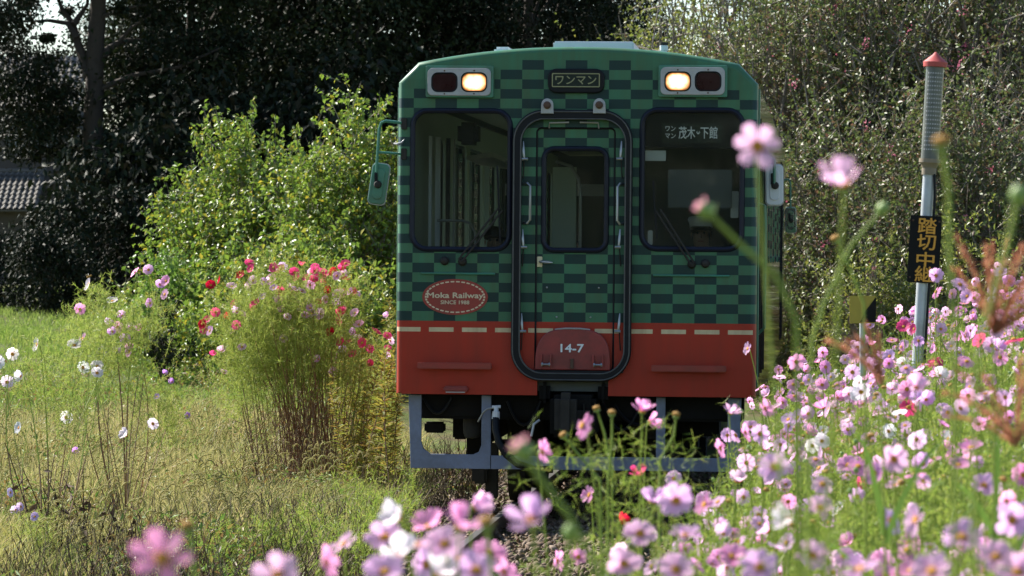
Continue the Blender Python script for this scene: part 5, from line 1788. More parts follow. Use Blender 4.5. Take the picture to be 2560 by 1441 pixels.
# --- single flowers before the train: photo position, width in pixels -> distance
def facing_of(name):
    r = random
    return {'cam': (r.gauss(0, .12), -1, 0.25 + r.gauss(0, .1)), 'up': (r.gauss(0, .25), -0.35, 1), 'camup': (r.gauss(0, .2), -1, 0.9),
            'left': (-1, -0.55, 0.35), 'right': (1, -0.5, 0.4), 'back': (-0.25, 1, 0.5), 'down': (0.3, -1, -0.35)}[name]


SINGLES = [
    # px, py, width, shape, facing, colour, stem foot px offset, label
    (1893, 366, 124, 'open', 'cam', C_PALE, 120, 'large blurred pale pink cosmos over the right windscreen edge'),
    (2108, 462, 138, 'cup', 'up', C_PALE, -60, 'blurred pale pink cup-shaped cosmos high between the train and the pole'),
    (405, 1398, 168, 'open', 'camup', (0.95, 0.40, 0.68), 10, 'big blurred pale pink cosmos low at the bottom left'),
    (1000, 1292, 96, 'cup', 'left', C_WHITE, 60, 'white and lilac cosmos below the left corner of the skirt'),
    (1330, 1302, 122, 'cup', 'camup', C_LILAC, 25, 'blurred lilac cosmos cup in front of the dark track bed'),
    (1072, 1318, 92, 'cup', 'up', C_PINK, 30, 'pink cosmos with an orange eye, right of the white and lilac one'),
    (1152, 1322, 116, 'cup', 'up', C_PINK, 10, 'tall-petalled pink cosmos in the bottom middle bunch'),
    (1222, 1384, 92, 'open', 'camup', C_PINK, 0, 'deeper pink cosmos at the right end of the bottom middle bunch'),
    (1002, 1392, 104, 'cup', 'camup', C_WHITE, 0, 'whitish cosmos at the bottom below the left skirt corner'),
    (1066, 1412, 84, 'open', 'cam', C_LILAC, 0, 'lilac cosmos with orange eye at the bottom edge of the middle bunch'),
    (1150, 1400, 100, 'open', 'up', C_LILAC, 0, 'lilac cosmos under the tall-petalled pink one'),
    (812, 1408, 96, 'open', 'right', C_PINK, 10, 'pink cosmos left of the bottom middle bunch'),
    (858, 1362, 82, 'open', 'up', C_PALE, 0, 'small pale cosmos with orange eye above the bottom left pink one'),
    (696, 1440, 130, 'open', 'camup', C_PALE, 0, 'pale cosmos cut by the bottom edge between two pink ones'),
    (1690, 1252, 90, 'open', 'cam', C_LILAC, 20, 'lilac cosmos with orange eye at the left edge of the flower field'),
    (1632, 1256, 72, 'cup', 'up', C_LILAC, 10, 'whitish lilac cosmos cup beside the lilac one with orange eye'),
    (1975, 1302, 92, 'cup', 'left', C_WHITE, 20, 'white and violet cosmos in the lower middle of the field'),
    (2290, 972, 68, 'cup', 'camup', C_PALE, 10, 'pale pink cosmos at the foot of the signal pole'),
    (2234, 1148, 78, 'open', 'cam', C_PALE, 10, 'pale pink cosmos with orange eye crossed by a grass stem'),
    (2405, 1345, 104, 'open', 'camup', C_LILAC, 0, 'blurred lilac cosmos in the lower right of the field'),
    (2490, 1395, 108, 'open', 'camup', C_PALE, 0, 'blurred pale cosmos low near the right corner'),
    (2150, 1425, 110, 'open', 'up', C_LILAC, 0, 'blurred lilac cosmos cut by the bottom edge of the field'),
    (1600, 1335, 84, 'open', 'camup', C_PALE, 0, 'pale cosmos below the lilac one at the left edge of the field'),
    (1830, 1392, 78, 'open', 'camup', C_PINK, 0, 'pink cosmos low in the field under the white and violet one'),
    (1392, 1402, 54, 'open', 'right', C_PINK, 0, 'narrow pink cosmos over the ballast at the bottom'),
    (1446, 1394, 54, 'open', 'camup', C_PINK, 0, 'round pink cosmos over the ballast, right of the narrow one'),
    (1354, 1130, 68, 'open', 'right', C_PINK, 40, 'pink cosmos seen from the side below the coupler'),
    (1456, 1064, 74, 'back', 'left', C_PINK, 40, 'bright pink cosmos before the coupler, highest of the left sprig'),
    (1606, 1030, 62, 'cup', 'up', C_PINK, -10, 'pink cosmos opening upward before the right skirt post'),
    (1624, 1056, 52, 'cup', 'right', C_PINK, -10, 'pink cosmos hanging just under the upward one at the skirt post'),
    (1600, 1188, 52, 'cup', 'up', C_MAG, -10, 'darker pink cosmos across the skirt bar'),
    (1473, 1238, 48, 'open', 'left', C_PINK, 40, 'small pink cosmos in front of the dark gap under the skirt'),
    (1552, 1306, 50, 'cup', 'right', C_RED, 10, 'crimson cosmos bud-like among the green stems under the skirt'),
    (1870, 872, 34, 'open', 'left', C_PALE, 60, 'small pink cosmos alone before the red corner of the train'),
    (1936, 1168, 84, 'flat', 'cam', C_LILAC, 20, 'round lilac pink cosmos facing the viewer at the field edge'),
    (1862, 1082, 52, 'open', 'right', C_PINK, 20, 'pink cosmos with orange eye right of the skirt end'),
    (1800, 1122, 52, 'flat', 'right', C_PINK, 30, 'pink cosmos seen edge-on at the right end of the skirt'),
    (1826, 1034, 50, 'cup', 'up', C_PALE, 30, 'pale pink cosmos overlapping the right skirt post'),
    (1912, 1022, 56, 'open', 'right', C_PINK, 10, 'pink cosmos below the red corner of the train'),
    (1900, 1085, 50, 'flat', 'cam', C_LILAC, 20, 'lilac cosmos above the round one at the field edge'),
    (1990, 905, 46, 'open', 'cam', C_PINK, 10, 'pink cosmos at the top left of the flower field beside the train'),
    (962, 1345, 96, 'open', 'camup', C_LILAC, 0, 'lilac cosmos tucked between the two whitish ones at the bottom'),
    (1040, 1365, 100, 'open', 'up', C_PALE, 0, 'pale cosmos low in the left half of the bottom middle bunch'),
    (1112, 1362, 104, 'open', 'camup', C_PALE, 0, 'pale cosmos in the centre of the bottom middle bunch'),
    (1190, 1428, 110, 'open', 'camup', C_LILAC, 0, 'lilac cosmos cut by the bottom edge under the middle bunch'),
    (962, 1432, 108, 'open', 'camup', C_LILAC, 0, 'lilac cosmos cut by the bottom edge left of the middle bunch'),
    (1100, 1440, 104, 'cup', 'up', C_WHITE, 0, 'white cosmos cut by the bottom edge in the middle bunch'),
    (1258, 1432, 90, 'open', 'right', C_PINK, 0, 'pink cosmos turned away at the bottom right of the middle bunch'),
    (1186, 1268, 84, 'cup', 'right', C_PALE, 10, 'pale cosmos sticking up highest from the bottom middle bunch'),
    (1560, 1412, 92, 'open', 'camup', C_PALE, 0, 'pale cosmos at the bottom edge right of the ballast'),
    (1712, 1340, 84, 'open', 'up', C_LILAC, 0, 'lilac cosmos seen from above below the lilac one with orange eye'),
    (1690, 1425, 96, 'open', 'camup', C_PALE, 0, 'pale cosmos cut by the bottom edge left of the pink one'),
    (1762, 1262, 66, 'open', 'left', C_PINK, 0, 'pink cosmos turned left between the lilac and the white and violet one'),
    (1900, 1420, 100, 'open', 'camup', C_LILAC, 0, 'lilac cosmos at the bottom edge in the left half of the field'),
    (2050, 1270, 74, 'open', 'camup', C_PALE, 0, 'pale cosmos right of the white and violet one'),
    (2030, 1390, 92, 'open', 'camup', C_PALE, 0, 'pale cosmos low below the white and violet one'),
    (2290, 1300, 84, 'open', 'left', C_PALE, 0, 'pale cosmos left of the blurred lilac one in the lower right'),
    (2330, 1430, 112, 'open', 'camup', C_PALE, 0, 'pale cosmos cut by the bottom edge in the right half of the field'),
    (2530, 1300, 92, 'open', 'cam', C_LILAC, 0, 'lilac cosmos at the right edge low down'),
    (2545, 1432, 112, 'open', 'camup', C_PALE, 0, 'pale cosmos in the bottom right corner'),
    (2460, 1215, 70, 'open', 'camup', C_LILAC, 0, 'lilac cosmos at the right under the reddish plumes'),
    (2340, 690, 40, 'open', 'cam', C_LILAC, 0, 'lilac cosmos just right of the black sign'),
    (2400, 712, 46, 'flat', 'camup', C_LILAC, 0, 'lilac cosmos above the field right of the black sign'),
]


def single(px, py, wpx, kind, fac, colr, foot, label):
    Y = 0.075 * FPX / wpx
    p = at(px, py, Y)
    bx = p.x + foot / FPX * Y * 2.2
    by = Y + random.uniform(-0.1, 0.25)
    base = Vector((bx, by, gz(bx, by)))
    root = empty('cosmos_plant', base, label, 'cosmos', 'single cosmos before the train')
    f = Vector(facing_of(fac)).normalized()
    q = p - base - f * 0.012
    mb = MB()
    st = curve_pts((0, 0, 0), q, (random.gauss(0, .03), 0.05, 0.12 + abs(q.x) * .2), 12)
    mb.tube(st, [0.005 - 0.0028 * i / 12 for i in range(13)], 6)
    mb.build('stem', GREEN_STEM, root, True)
    fol = []
    for k in range(34):
        t = random.uniform(0.2, 0.86)
        i = min(int(t * 12), 11)
        a = random.uniform(0, 6.28)
        feather(fol, st[i], (math.cos(a), math.sin(a), random.uniform(0.2, 1)), random.uniform(.05, .11), 9, 0.0022)
    V, F = join_np(fol)
    link('foliage', npmesh('foliage', V, F, FEATHER), root)
    add_flower(root, p - base, f, 0.075, kind, colr, detail=True, npet=6 if wpx > 112 and kind != 'flat' else 8)


for a in SINGLES: single(*a)

# buds and spent heads on blurred stems
BUDS = [
    (1768, 530, 52, 'bud_pink', [(1850, 610), (1940, 690), (1990, 800)], 'faded pink bud on a blurred stem before the right windscreen'),
    (2205, 525, 40, 'bud', [(2130, 610), (2060, 760), (2030, 850)], 'round green bud on a curved blurred stem left of the pole'),
    (2354, 362, 66, 'spent', [(2372, 470), (2372, 620), (2385, 800)], 'spent orange cosmos head before the signal lamp'),
    (2546, 492, 56, 'bud', [(2520, 610), (2470, 780), (2440, 900)], 'yellowish green bud at the right edge'),
    (1310, 1132, 62, 'bud_pink', [(1345, 1190), (1420, 1285), (1500, 1441)], 'dull pink bud on a thick blurred stem below the coupler'),
    (1216, 1312, 60, 'spent', [(1225, 1380), (1230, 1441)], 'spent orange head above the bottom middle bunch'),
    (470, 1320, 52, 'spent', [(480, 1400), (490, 1441)], 'olive spent head above the big bottom left flower'),
    (1428, 1336, 52, 'bud', [(1420, 1400), (1415, 1441)], 'fat green bud beside the lilac cup over the track bed'),
    (2090, 600, 36, 'spent', [(2120, 660), (2160, 760)], 'small brown spent head under the high pale cosmos'),
    (1530, 930 + 105, 30, 'spent', [(1530, 1100), (1520, 1200)], 'small yellow seed head before the coupler'),
    (1690, 1040, 30, 'spent', [(1685, 1090), (1650, 1150)], 'orange seed head left of the right equipment box'),
    (1492, 1024, 28, 'spent', [(1510, 1080), (1530, 1180)], 'brown seed head above the bright pink cosmos'),
    (1410, 1090, 30, 'spent', [(1440, 1130), (1500, 1200)], 'olive seed head between two pink cosmos before the coupler'),
]
for (px, py, w, kind, path, lab) in BUDS:
    Y = 0.028 * FPX / w if kind.startswith('bud') else 0.035 * FPX / w
    Y = max(Y, 4.6)
    p = at(px, py, Y)
    e = at(path[-1][0], path[-1][1], Y)
    bx = e.x + (e.x - p.x) * 0.3
    base = Vector((bx, Y, gz(bx, Y)))
    root = empty('cosmos_bud', base, lab, 'cosmos', 'cosmos buds before the train')
    pts = [p] + [at(a, b, Y) for a, b in path] + [base]
    MB().tube([q - base for q in pts], [0.0026 * max(w / 45, .8)] + [0.0036] * (len(pts) - 1), 7).build('stem', GREEN_STEM, root, True)
    d = (pts[0] - pts[1]).normalized()
    if kind == 'spent':
        o = link('seed_head', EYE_DK, root)
        set_frame(o, p - base, d, w / FPX * Y * 2.1)
        o2 = link('calyx', CALYX, root)
        set_frame(o2, p - base, d, w / FPX * Y * 2.4)
    else:
        o = link('bud', BUD_ME, root)
        set_frame(o, p - base, d, w / FPX * Y * 3.4)
        if kind == 'bud_pink':
            for k in range(5):
                q = link('petal', PETALS['cup'], root)
                set_frame(q, p - base + d * 0.004, d + Vector((random.gauss(0, .15), random.gauss(0, .15), 0)), w / FPX * Y * 1.1, k * 1.25)
                q.color = (0.62, 0.30, 0.36, 1)


# --- the flower field on the right
def field():
    kinds = [plant_mesh(100 + i, 1.3, 5, 60, 0.12, 0.06, 0.26) for i in range(7)]
    spots = []
    rs = random.Random(5)
    tries = 0
    while len(spots) < 250 and tries < 20000:
        tries += 1
        Y = 8.5 + 20.5 * rs.random() ** 0.8
        pxl = np.interp(Y, [8.5, 12, 18, 23, 29], [1590, 1690, 1860, 1925, 1990])
        px = rs.uniform(pxl, 2610)
        x = (px - 1280) / FPX * Y
        if x - trk(Y) > 3.9: continue
        if any((x - a) ** 2 + ((Y - b) * 0.5) ** 2 < 0.007 for a, b in spots): continue
        spots.append((x, Y))
    zone = lambda px, Y: 0 if px < 2080 else (1 if px < 2330 else 2)
    ZN = ['left part of the flower field beside the train', 'middle of the flower field before the signal pole', 'right part of the flower field beyond the signal pole']
    CN = {0: 'pale pink', 1: 'pink', 2: 'lilac pink', 3: 'white', 4: 'crimson'}
    for (x, Y) in spots:
        px = x / Y * FPX + 1280
        stem, fol, tips = kinds[rs.randrange(7)]
        c = rs.random()
        ci = 0 if c < .36 else 1 if c < .66 else 2 if c < .93 else 3 if c < .96 else 4
        colr = (C_PALE, C_PINK, C_LILAC, C_WHITE, C_MAG)[ci]
        near = 'nearer' if Y < 15 else ('farther' if Y > 22 else 'mid-distance')
        hsc = rs.uniform(0.86, 1.1) * (1.0 if Y > 16 else 0.92)
        root = empty('cosmos_plant', (x, Y, gz(x, Y)), f'{near} {CN[ci]} cosmos in the {ZN[zone(px, Y)]}', 'cosmos', f'{near} {CN[ci]} cosmos, {ZN[zone(px, Y)]}', rot=(0, 0, rs.uniform(0, 6.28)))
        root.scale = (hsc,) * 3
        link('stem', stem, root)
        link('foliage', fol, root)
        nf = rs.choice((2, 3, 4, 4, 5))
        iz = root.rotation_euler.z
        for i, (p, d) in enumerate(tips):
            wd = Vector((rs.gauss(-0.15, .55), -0.75 + rs.gauss(0, .5), 0.55 + rs.gauss(0, .4)))
            ld = Matrix.Rotation(-iz, 3, 'Z') @ wd
            if i < nf:
                c2 = tuple(min(max(v * rs.uniform(.93, 1.07), 0), .9) for v in colr)
                add_flower(root, p, ld, rs.uniform(0.060, 0.082), rs.choice(('flat', 'open', 'open', 'cup', 'back')), c2)
            elif rs.random() < .7:
                b = link('bud', BUD_ME if rs.random() < .6 else EYE_DK, root)
                set_frame(b, p, d, 0.075)
    # mass of feathery leaves filling the field between the stems
    parts = []
    n = 15000
    Y = RNG.uniform(7.5, 29.5, n)
    pxl = np.interp(Y, [7.5, 12, 18, 23, 29.5], [1540, 1640, 1810, 1905, 1985])
    px = pxl + (2640 - pxl) * RNG.uniform(0, 1, n)
    x = (px - 1280) / FPX * Y
    u = x - trk(Y)
    h = RNG.uniform(0.05, 1.12, n)
    P = np.stack([x, Y, ground_z(x, Y) + h], 1)
    rep = 9
    D = unit(RNG.normal(size=(n, 3)) + np.array([0, 0, .9]))
    sz = RNG.uniform(.07, .14, n)
    B = (P[:, None, :] + D[:, None, :] * (sz[:, None] * RNG.uniform(0, 1, (n, rep)))[:, :, None]).reshape(-1, 3)
    sd_ = unit(RNG.normal(size=(n * rep, 3)) + np.repeat(D, rep, 0) * .9)
    V, F = strands_np(B, B + sd_ * (np.repeat(sz, rep) * RNG.uniform(.3, .6, n * rep))[:, None], np.repeat(0.0030 + 0.00012 * Y, rep))
    o = link('cosmos_foliage', npmesh('cosmos_foliage', V, F, FEATHER))
    tag(o, 'feathery green cosmos leaves filling the flower field', 'foliage', kind='stuff')
    # thin bare stems low down
    n = 2600
    Y = RNG.uniform(8, 29, n)
    pxl = np.interp(Y, [8, 12, 18, 23, 29], [1560, 1650, 1830, 1915, 1985])
    x = ((pxl + (2640 - pxl) * RNG.uniform(0, 1, n)) - 1280) / FPX * Y
    P = np.stack([x, Y, ground_z(x, Y)], 1)
    V, F = segs_np(P, P + np.stack([RNG.normal(0, .08, n), RNG.normal(0, .08, n), RNG.uniform(.5, 1.2, n)], 1), 0.004, 0.002)
    o = link('cosmos_stems', npmesh('cosmos_stems', V, F, GREEN_STEM))
    tag(o, 'thin green stems crowded between the cosmos plants', 'stems', kind='stuff')
    # green sprays under the singles before the coupler
    parts = []
    for (px, py, w, s) in ((1400, 1180, 60, .5), (1500, 1160, 60, .6), (1560, 1260, 60, .7), (1620, 1180, 55, .5), (1540, 1340, 60, .6), (1680, 1300, 60, .6), (1650, 1120, 55, .4), (1600, 1390, 70, .6), (1750, 1380, 70, .5), (1500, 1420, 60, .4), (1720, 1230, 55, .4)):
        Y = 0.075 * FPX / w
        c = at(px, py, Y)
        m = int(48 * s)
        for _ in range(m):
            p = np.array(c) + RNG.normal(size=3) * np.array([.07, .2, .06])
            feather(parts, p, RNG.normal(size=3) + np.array([0, 0, .8]), RNG.uniform(.05, .1), 8, 0.0026)
    V, F = join_np(parts)
    o = link('cosmos_sprays', npmesh('cosmos_sprays', V, F, FEATHER))
    tag(o, 'feathery green sprays before the skirt of the train', 'foliage', kind='stuff')


field()


# --- clumps on the left of the track
def clump(name, label, cat, base_px, base_py, Y, flowers, stems, foliage, stem_mats, diam=0.092, stem_r=0.0065, twist=0.25, group=None, dry=None):
    """flowers: (px, py, colour); stems: (foot px, top px, top py, brown part); foliage: (px, py, rx, rz, ry, n, size)"""
    b = at(base_px, base_py, Y)
    base = Vector((b.x, Y, gz(b.x, Y)))
    root = empty(name, base, label, cat, group)
    k = Y / FPX
    for (fx, tx, ty, br) in stems:
        stem_k = random.uniform(.55, 1.15)
        f = at(fx, base_py, Y)
        y0 = random.uniform(-.3, .3)
        p0 = Vector((f.x - base.x, y0, 0))
        t = at(tx, ty, Y) - base
        t.y = y0 + random.uniform(-.25, .25)
        ln = curve_pts(p0, t, (random.gauss(0, .13), random.gauss(0, .1), random.uniform(-.1, .15)), 9)
        cut = max(2, int(10 * br))
        o = MB().tube(ln[:cut + 1] if cut < 9 else ln, [stem_r * stem_k * (1 - .07 * i) for i in range(min(cut, 9) + 1)], 5).build('stem', BROWN_STEM if br > 0 else GREEN_STEM, root, True)
        if cut < 9:
            MB().tube(ln[cut:], [stem_r * stem_k * (1 - .07 * (i + cut)) for i in range(10 - cut)], 5).build('shoot', GREEN_STEM, o, True)
    parts = []
    for (px, py, rx, rz, ry, n, size) in foliage:
        c = np.array(at(px, py, Y) - base)
        for _ in range(int(n * 1.45)):
            p = c + RNG.normal(size=3) * np.array([rx * k * .5, ry, rz * k * .5])
            if p[2] < 0.05: continue
            feather(parts, p, RNG.normal(size=3) * .7 + np.array([0, 0, 1.0]), size * RNG.uniform(.6, 1.25), 20, 0.0034)
    V, F = join_np(parts)
    link('foliage', npmesh('foliage', V, F, CLUMPLEAF), root)
    if dry:                                      # withered lower leaves hanging on the stems
        px, py, rx, rz, n = dry
        c = np.array(at(px, py, Y) - base)
        P = c + RNG.normal(size=(n, 3)) * np.array([rx * k * .5, .25, rz * k * .5])
        P = P[P[:, 2] > 0.02]
        n = len(P)
        Q = P + RNG.normal(size=(n, 3)) * .05 - np.array([0, 0, .07])
        V, F = strands_np(P, Q, 0.007)
        link('dry_foliage', npmesh('dry_foliage', V, F, BROWN_STEM), root)
    for (px, py, colr) in flowers:
        p = at(px, py, Y) - base
        p.y = random.uniform(-.35, .35)
        fd = Vector((random.gauss(-.25, .5), -0.9 + random.gauss(0, .45), 0.5 + random.gauss(0, .3)))
        c2 = tuple(min(max(v * random.uniform(.88, 1.1), 0), .9) for v in colr)
        fl = add_flower(root, p, fd, diam * random.uniform(.82, 1.1), random.choice(('flat', 'open', 'open', 'cup')), c2)
        d = Vector((random.gauss(0, .05), random.gauss(0, .05), -random.uniform(.12, .3)))
        MB().tube([p - fd.normalized() * .01, p + d * .5 - fd.normalized() * .02, p + d], 0.0026, 4, False).build('flower_stalk', GREEN_STEM, fl)
        fl.children[-1].matrix_parent_inverse = Matrix.LocRotScale(fl.location, fl.rotation_quaternion, fl.scale).inverted()
    return root


REDS = [(534, 713), (552, 700), (633, 673), (600, 689), (620, 660), (686, 669), (750, 665), (738, 682), (743, 695), (769, 695), (791, 677), (786, 700), (809, 684), (837, 680), (864, 659), (860, 700), (826, 727), (885, 729), (795, 757), (850, 783), (846, 804), (585, 761), (623, 771), (542, 781), (513, 809), (509, 824), (520, 800), (569, 793), (595, 812), (727, 831), (833, 833), (873, 857), (883, 883), (856, 854), (908, 856), (939, 832), (926, 910), (923, 873), (531, 890), (702, 729), (699, 755), (731, 732)]
PNKS = [(675, 698), (701, 669), (573, 718), (627, 718), (757, 729), (726, 722), (775, 758), (837, 757), (891, 782), (900, 811), (891, 829), (892, 849), (559, 878), (561, 931), (518, 829), (578, 829), (604, 793), (712, 846), (852, 872), (841, 896), (802, 896), (832, 933), (611, 866), (660, 705), (690, 720), (800, 715), (780, 770), (735, 760), (815, 750), (845, 690)]
rs_ = random.Random(3)
PNKS += [(rs_.uniform(590, 890), rs_.uniform(675, 800)) for _ in range(26)]
REDS += [(rs_.uniform(620, 890), rs_.uniform(665, 780)) for _ in range(14)]
fl = [(x, y, C_MAG if rs_.random() < .72 else C_RED) for x, y in REDS] + [(x, y, C_PALE if rs_.random() < .5 else C_LILAC) for x, y in PNKS]
stems = [(rs_.uniform(690, 860), rs_.gauss(745, 95), rs_.uniform(670, 800), rs_.uniform(.45, .85)) for _ in range(96)]
stems += [(rs_.uniform(640, 700), rs_.uniform(560, 680), rs_.uniform(740, 900), .5) for _ in range(8)] + [(rs_.uniform(830, 870), rs_.uniform(900, 960), rs_.uniform(840, 1000), .5) for _ in range(8)]
clump('cosmos_clump', 'tall clump of crimson and pink cosmos on brown stems left of the train', 'cosmos', 760, 1222, 33.2, fl, stems,
      [(700, 800, 150, 110, .3, 620, .13), (640, 900, 100, 120, .25, 300, .13), (830, 870, 110, 120, .3, 340, .13), (740, 930, 190, 90, .3, 300, .12), (675, 830, 40, 170, .1, 190, .10), (780, 720, 130, 50, .3, 160, .1), (600, 980, 60, 90, .2, 100, .12), (880, 960, 60, 110, .25, 110, .11), (575, 850, 50, 110, .2, 90, .11), (740, 760, 200, 60, .3, 160, .1)], None, dry=(760, 1080, 150, 170, 1500))

pk = [(345, 681), (377, 675), (397, 712), (417, 703), (407, 737), (376, 758), (200, 774), (305, 790), (265, 815), (287, 820), (292, 828), (320, 822), (343, 822), (216, 845), (283, 878), (313, 872), (325, 880), (308, 850), (204, 938), (250, 880)]
fl = [(x, y, C_LILAC if i % 3 else C_PINK) for i, (x, y) in enumerate(pk)]
stems = [(318, 300, 850, .8), (315, 335, 840, .85), (300, 215, 1000, .7), (308, 240, 960, .7), (325, 420, 1040, .8), (322, 400, 1080, .8), (316, 380, 760, .6), (312, 260, 820, .6), (318, 200, 790, .5), (316, 345, 690, .5), (330, 416, 720, .55), (310, 285, 1010, .9)]
clump('cosmos_clump', 'sparse pink cosmos with dark bare lower stems in the left meadow', 'cosmos', 316, 1290, 30.0, fl, stems,
      [(300, 840, 80, 90, .2, 190, .11), (260, 900, 70, 80, .2, 140, .11), (380, 800, 50, 60, .2, 60, .10), (210, 830, 40, 40, .2, 40, .09), (340, 990, 90, 110, .2, 80, .11), (420, 1040, 40, 60, .1, 50, .1)], None, stem_r=0.009)
wh = [(222, 711), (268, 755), (195, 862), (205, 920), (247, 915), (254, 930), (382, 1060), (325, 1085), (150, 1050), (62, 1065), (66, 938), (34, 885), (5, 905), (105, 860), (3, 960)]
fl = [(x, y, C_WHITE) for x, y in wh]
stems = [(120, 225, 720, .4), (125, 265, 760, .4), (120, 200, 870, .45), (118, 250, 920, .45), (122, 380, 1062, .5), (122, 324, 1088, .5), (116, 150, 1052, .6), (110, 62, 1068, .6), (108, 66, 940, .5), (106, 34, 888, .5), (104, 5, 908, .5), (112, 105, 864, .5), (124, 110, 1300, .9), (130, 120, 1180, .95)]
clump('cosmos_clump', 'white cosmos on leaning stems at the left edge of the meadow', 'cosmos', 122, 1385, 26.5, fl, stems,
      [(200, 870, 70, 90, .2, 120, .10), (90, 950, 80, 90, .2, 90, .10), (180, 1040, 60, 100, .2, 70, .10), (240, 760, 30, 40, .1, 40, .09)], None, diam=0.095, stem_r=0.007)
fl = [(x, y, (0.50, 0.30, 0.72)) for x, y in ((403, 937), (437, 952), (397, 991), (467, 1040), (180, 1133))]
clump('cosmos_clump', 'few violet cosmos low in the grass between the pink and the red clump', 'cosmos', 440, 1180, 34.0, fl, [(430, 404, 940, .3), (440, 437, 955, .3), (436, 398, 994, .3), (445, 467, 1043, .3), (420, 185, 1135, .3)],
      [(430, 1050, 40, 70, .15, 60, .1)], None, diam=0.075, stem_r=0.004)
fl = [(x, y, (0.70, 0.56, 0.80)) for x, y in ((40, 1225), (100, 1285), (28, 1281), (42, 1272))]
clump('cosmos_clump', 'pale lilac cosmos on a bent brown stem in the bottom left corner', 'cosmos', 110, 1420, 25.0, fl, [(110, 45, 1228, .9), (112, 100, 1288, .9), (108, 30, 1284, .9)],
      [(90, 1340, 50, 40, .15, 50, .1)], None, diam=0.075, stem_r=0.006)
fl = [(x, y, c) for x, y, c in ((971, 789, C_PALE), (975, 853, C_PALE), (970, 871, C_MAG), (975, 893, C_PALE), (962, 905, C_MAG), (968, 840, C_MAG))]
clump('cosmos_clump', 'pink cosmos peeping out behind the left edge of the train', 'cosmos', 960, 1140, 37.0, fl, [(955, 968, 800, .4), (962, 974, 850, .4), (950, 964, 900, .4)],
      [(950, 950, 40, 90, .2, 110, .12), (930, 1000, 50, 90, .2, 90, .12)], None)


# goldenrod-like leafy weeds between clump and train
def leafy_weeds():
    mt = leafmat('willow_leaf_weed', [(0.16, 0.21, 0.03), (0.24, 0.26, 0.04), (0.32, 0.27, 0.05), (0.27, 0.17, 0.045), (0.13, 0.18, 0.028)], 0.45, 0.6, 0.25)
    ms = []
    for i in range(3):
        r = np.random.default_rng(i + 500)
        n = 110
        h = 1.25
        t = r.uniform(0.12, 1.0, n)
        P = np.stack([0.10 * t ** 2 * (i - 1), np.zeros(n), t * h], 1)
        a = r.uniform(0, 6.28, n)
        A = np.stack([np.cos(a), np.sin(a), r.uniform(-.2, .9, n)], 1)
        V, F = leaves_np(P, A, unit(r.normal(size=(n, 3)) * .3 + np.array([0, 0, 1])), r.uniform(.08, .15, n) * (1.1 - .5 * t), .021)
        fm = npmesh('leaves', V, F, mt)
        sm = MB().tube([(0, 0, -.05), (.025 * (i - 1), 0, .6), (.10 * (i - 1), 0, 1.25)], [.005, .004, .002], 5).mesh('stem', BROWN_STEM, True)
        ms.append((fm, sm))
    rs = random.Random(9)
    for k in range(62):
        Y = rs.uniform(31.5, 40)
        px = rs.uniform(850, 985) if k < 46 else rs.uniform(990, 1100)
        x = min((px - 1280) / FPX * Y, trk(Y) - 1.5)
        if k >= 46: Y, x = rs.uniform(46, 52), (px - 1280) / FPX * 49 + 0.0
        if k >= 46: x = min(x, trk(Y) - 1.65)
        lab = 'tall yellowing weed with narrow leaves between the cosmos clump and the train' if k < 46 else 'yellowing weed seen through the left skirt opening behind the train front'
        o = empty('leafy_weed', (x, Y, gz(x, Y)), lab, 'weed', 'yellowing weeds beside the train' if k < 46 else 'weeds behind the skirt opening', rot=(rs.gauss(0, .08), rs.gauss(0, .1), rs.uniform(0, 6.28)))
        s = rs.uniform(.75, 1.15)
        o.scale = (s, s, s)
        fm, sm = ms[k % 3]
        link('leaves', fm, o)
        link('stem', sm, o)


leafy_weeds()


# silver grass plumes on the right
def silver_grass(label, px, py, Y, foot, n, spread, length, tilt=0.0):
    p = at(px, py, Y)
    bx = at(foot, 1200, Y).x
    base = Vector((bx, Y, gz(bx, Y)))
    root = empty('silver_grass', base, label, 'grass', 'reddish silver grass plumes')
    q = p - base
    MB().tube(curve_pts((0, 0, 0), q, (0, 0, .1), 8), [0.0042 - .0002 * i for i in range(9)], 6).build('stem', GREEN_STEM, root, True)
    rs = random.Random(px)
    for k in range(n):
        a = (k / (n - 1) - .5) * spread + tilt + rs.gauss(0, .06)
        ln = length * rs.uniform(.7, 1.1)
        dy = rs.gauss(0, .25)
        e = q + Vector((math.sin(a) * ln, dy * ln, math.cos(a) * ln * .85))
        pts = curve_pts(q + Vector((0, 0, .01)), e, (math.sin(a) * ln * -.06, 0, ln * .16), 7)
        P0 = np.array([pts[i] for i in range(7) for _ in range(24)])
        d = np.array([(pts[i + 1] - pts[i]) for i in range(7) for _ in range(24)])
        P0 = P0 + d * RNG.uniform(0, 1, (len(P0), 1))
        s1 = strands_np(P0, P0 + unit(d) * .02 + RNG.normal(size=P0.shape) * .006, 0.0026)
        s2 = segs_np(np.array(pts[:-1]), np.array(pts[1:]), .0013, .0011)
        V, F = join_np([s1, s2])
        link('plume_strand', npmesh('plume_strand', V, F, PLUME), root)
    for k in range(4):
        a = rs.uniform(-.8, .8)
        pts = curve_pts(q * rs.uniform(.4, .8), q * .8 + Vector((math.sin(a) * .4, 0, rs.uniform(0, .25))), (0, 0, .12), 8)
        V, F = [], []
        for i, c in enumerate(pts):
            w = .007 * (1 - (i / 8) ** 2) + .0008
            V += [c + Vector((w, 0, 0)), c + Vector((-w, .003, 0))]
        F = [(2 * i, 2 * i + 1, 2 * i + 3, 2 * i + 2) for i in range(8)]
        MB().add(V, F).build('blade', GRASSBLADE, root, True)


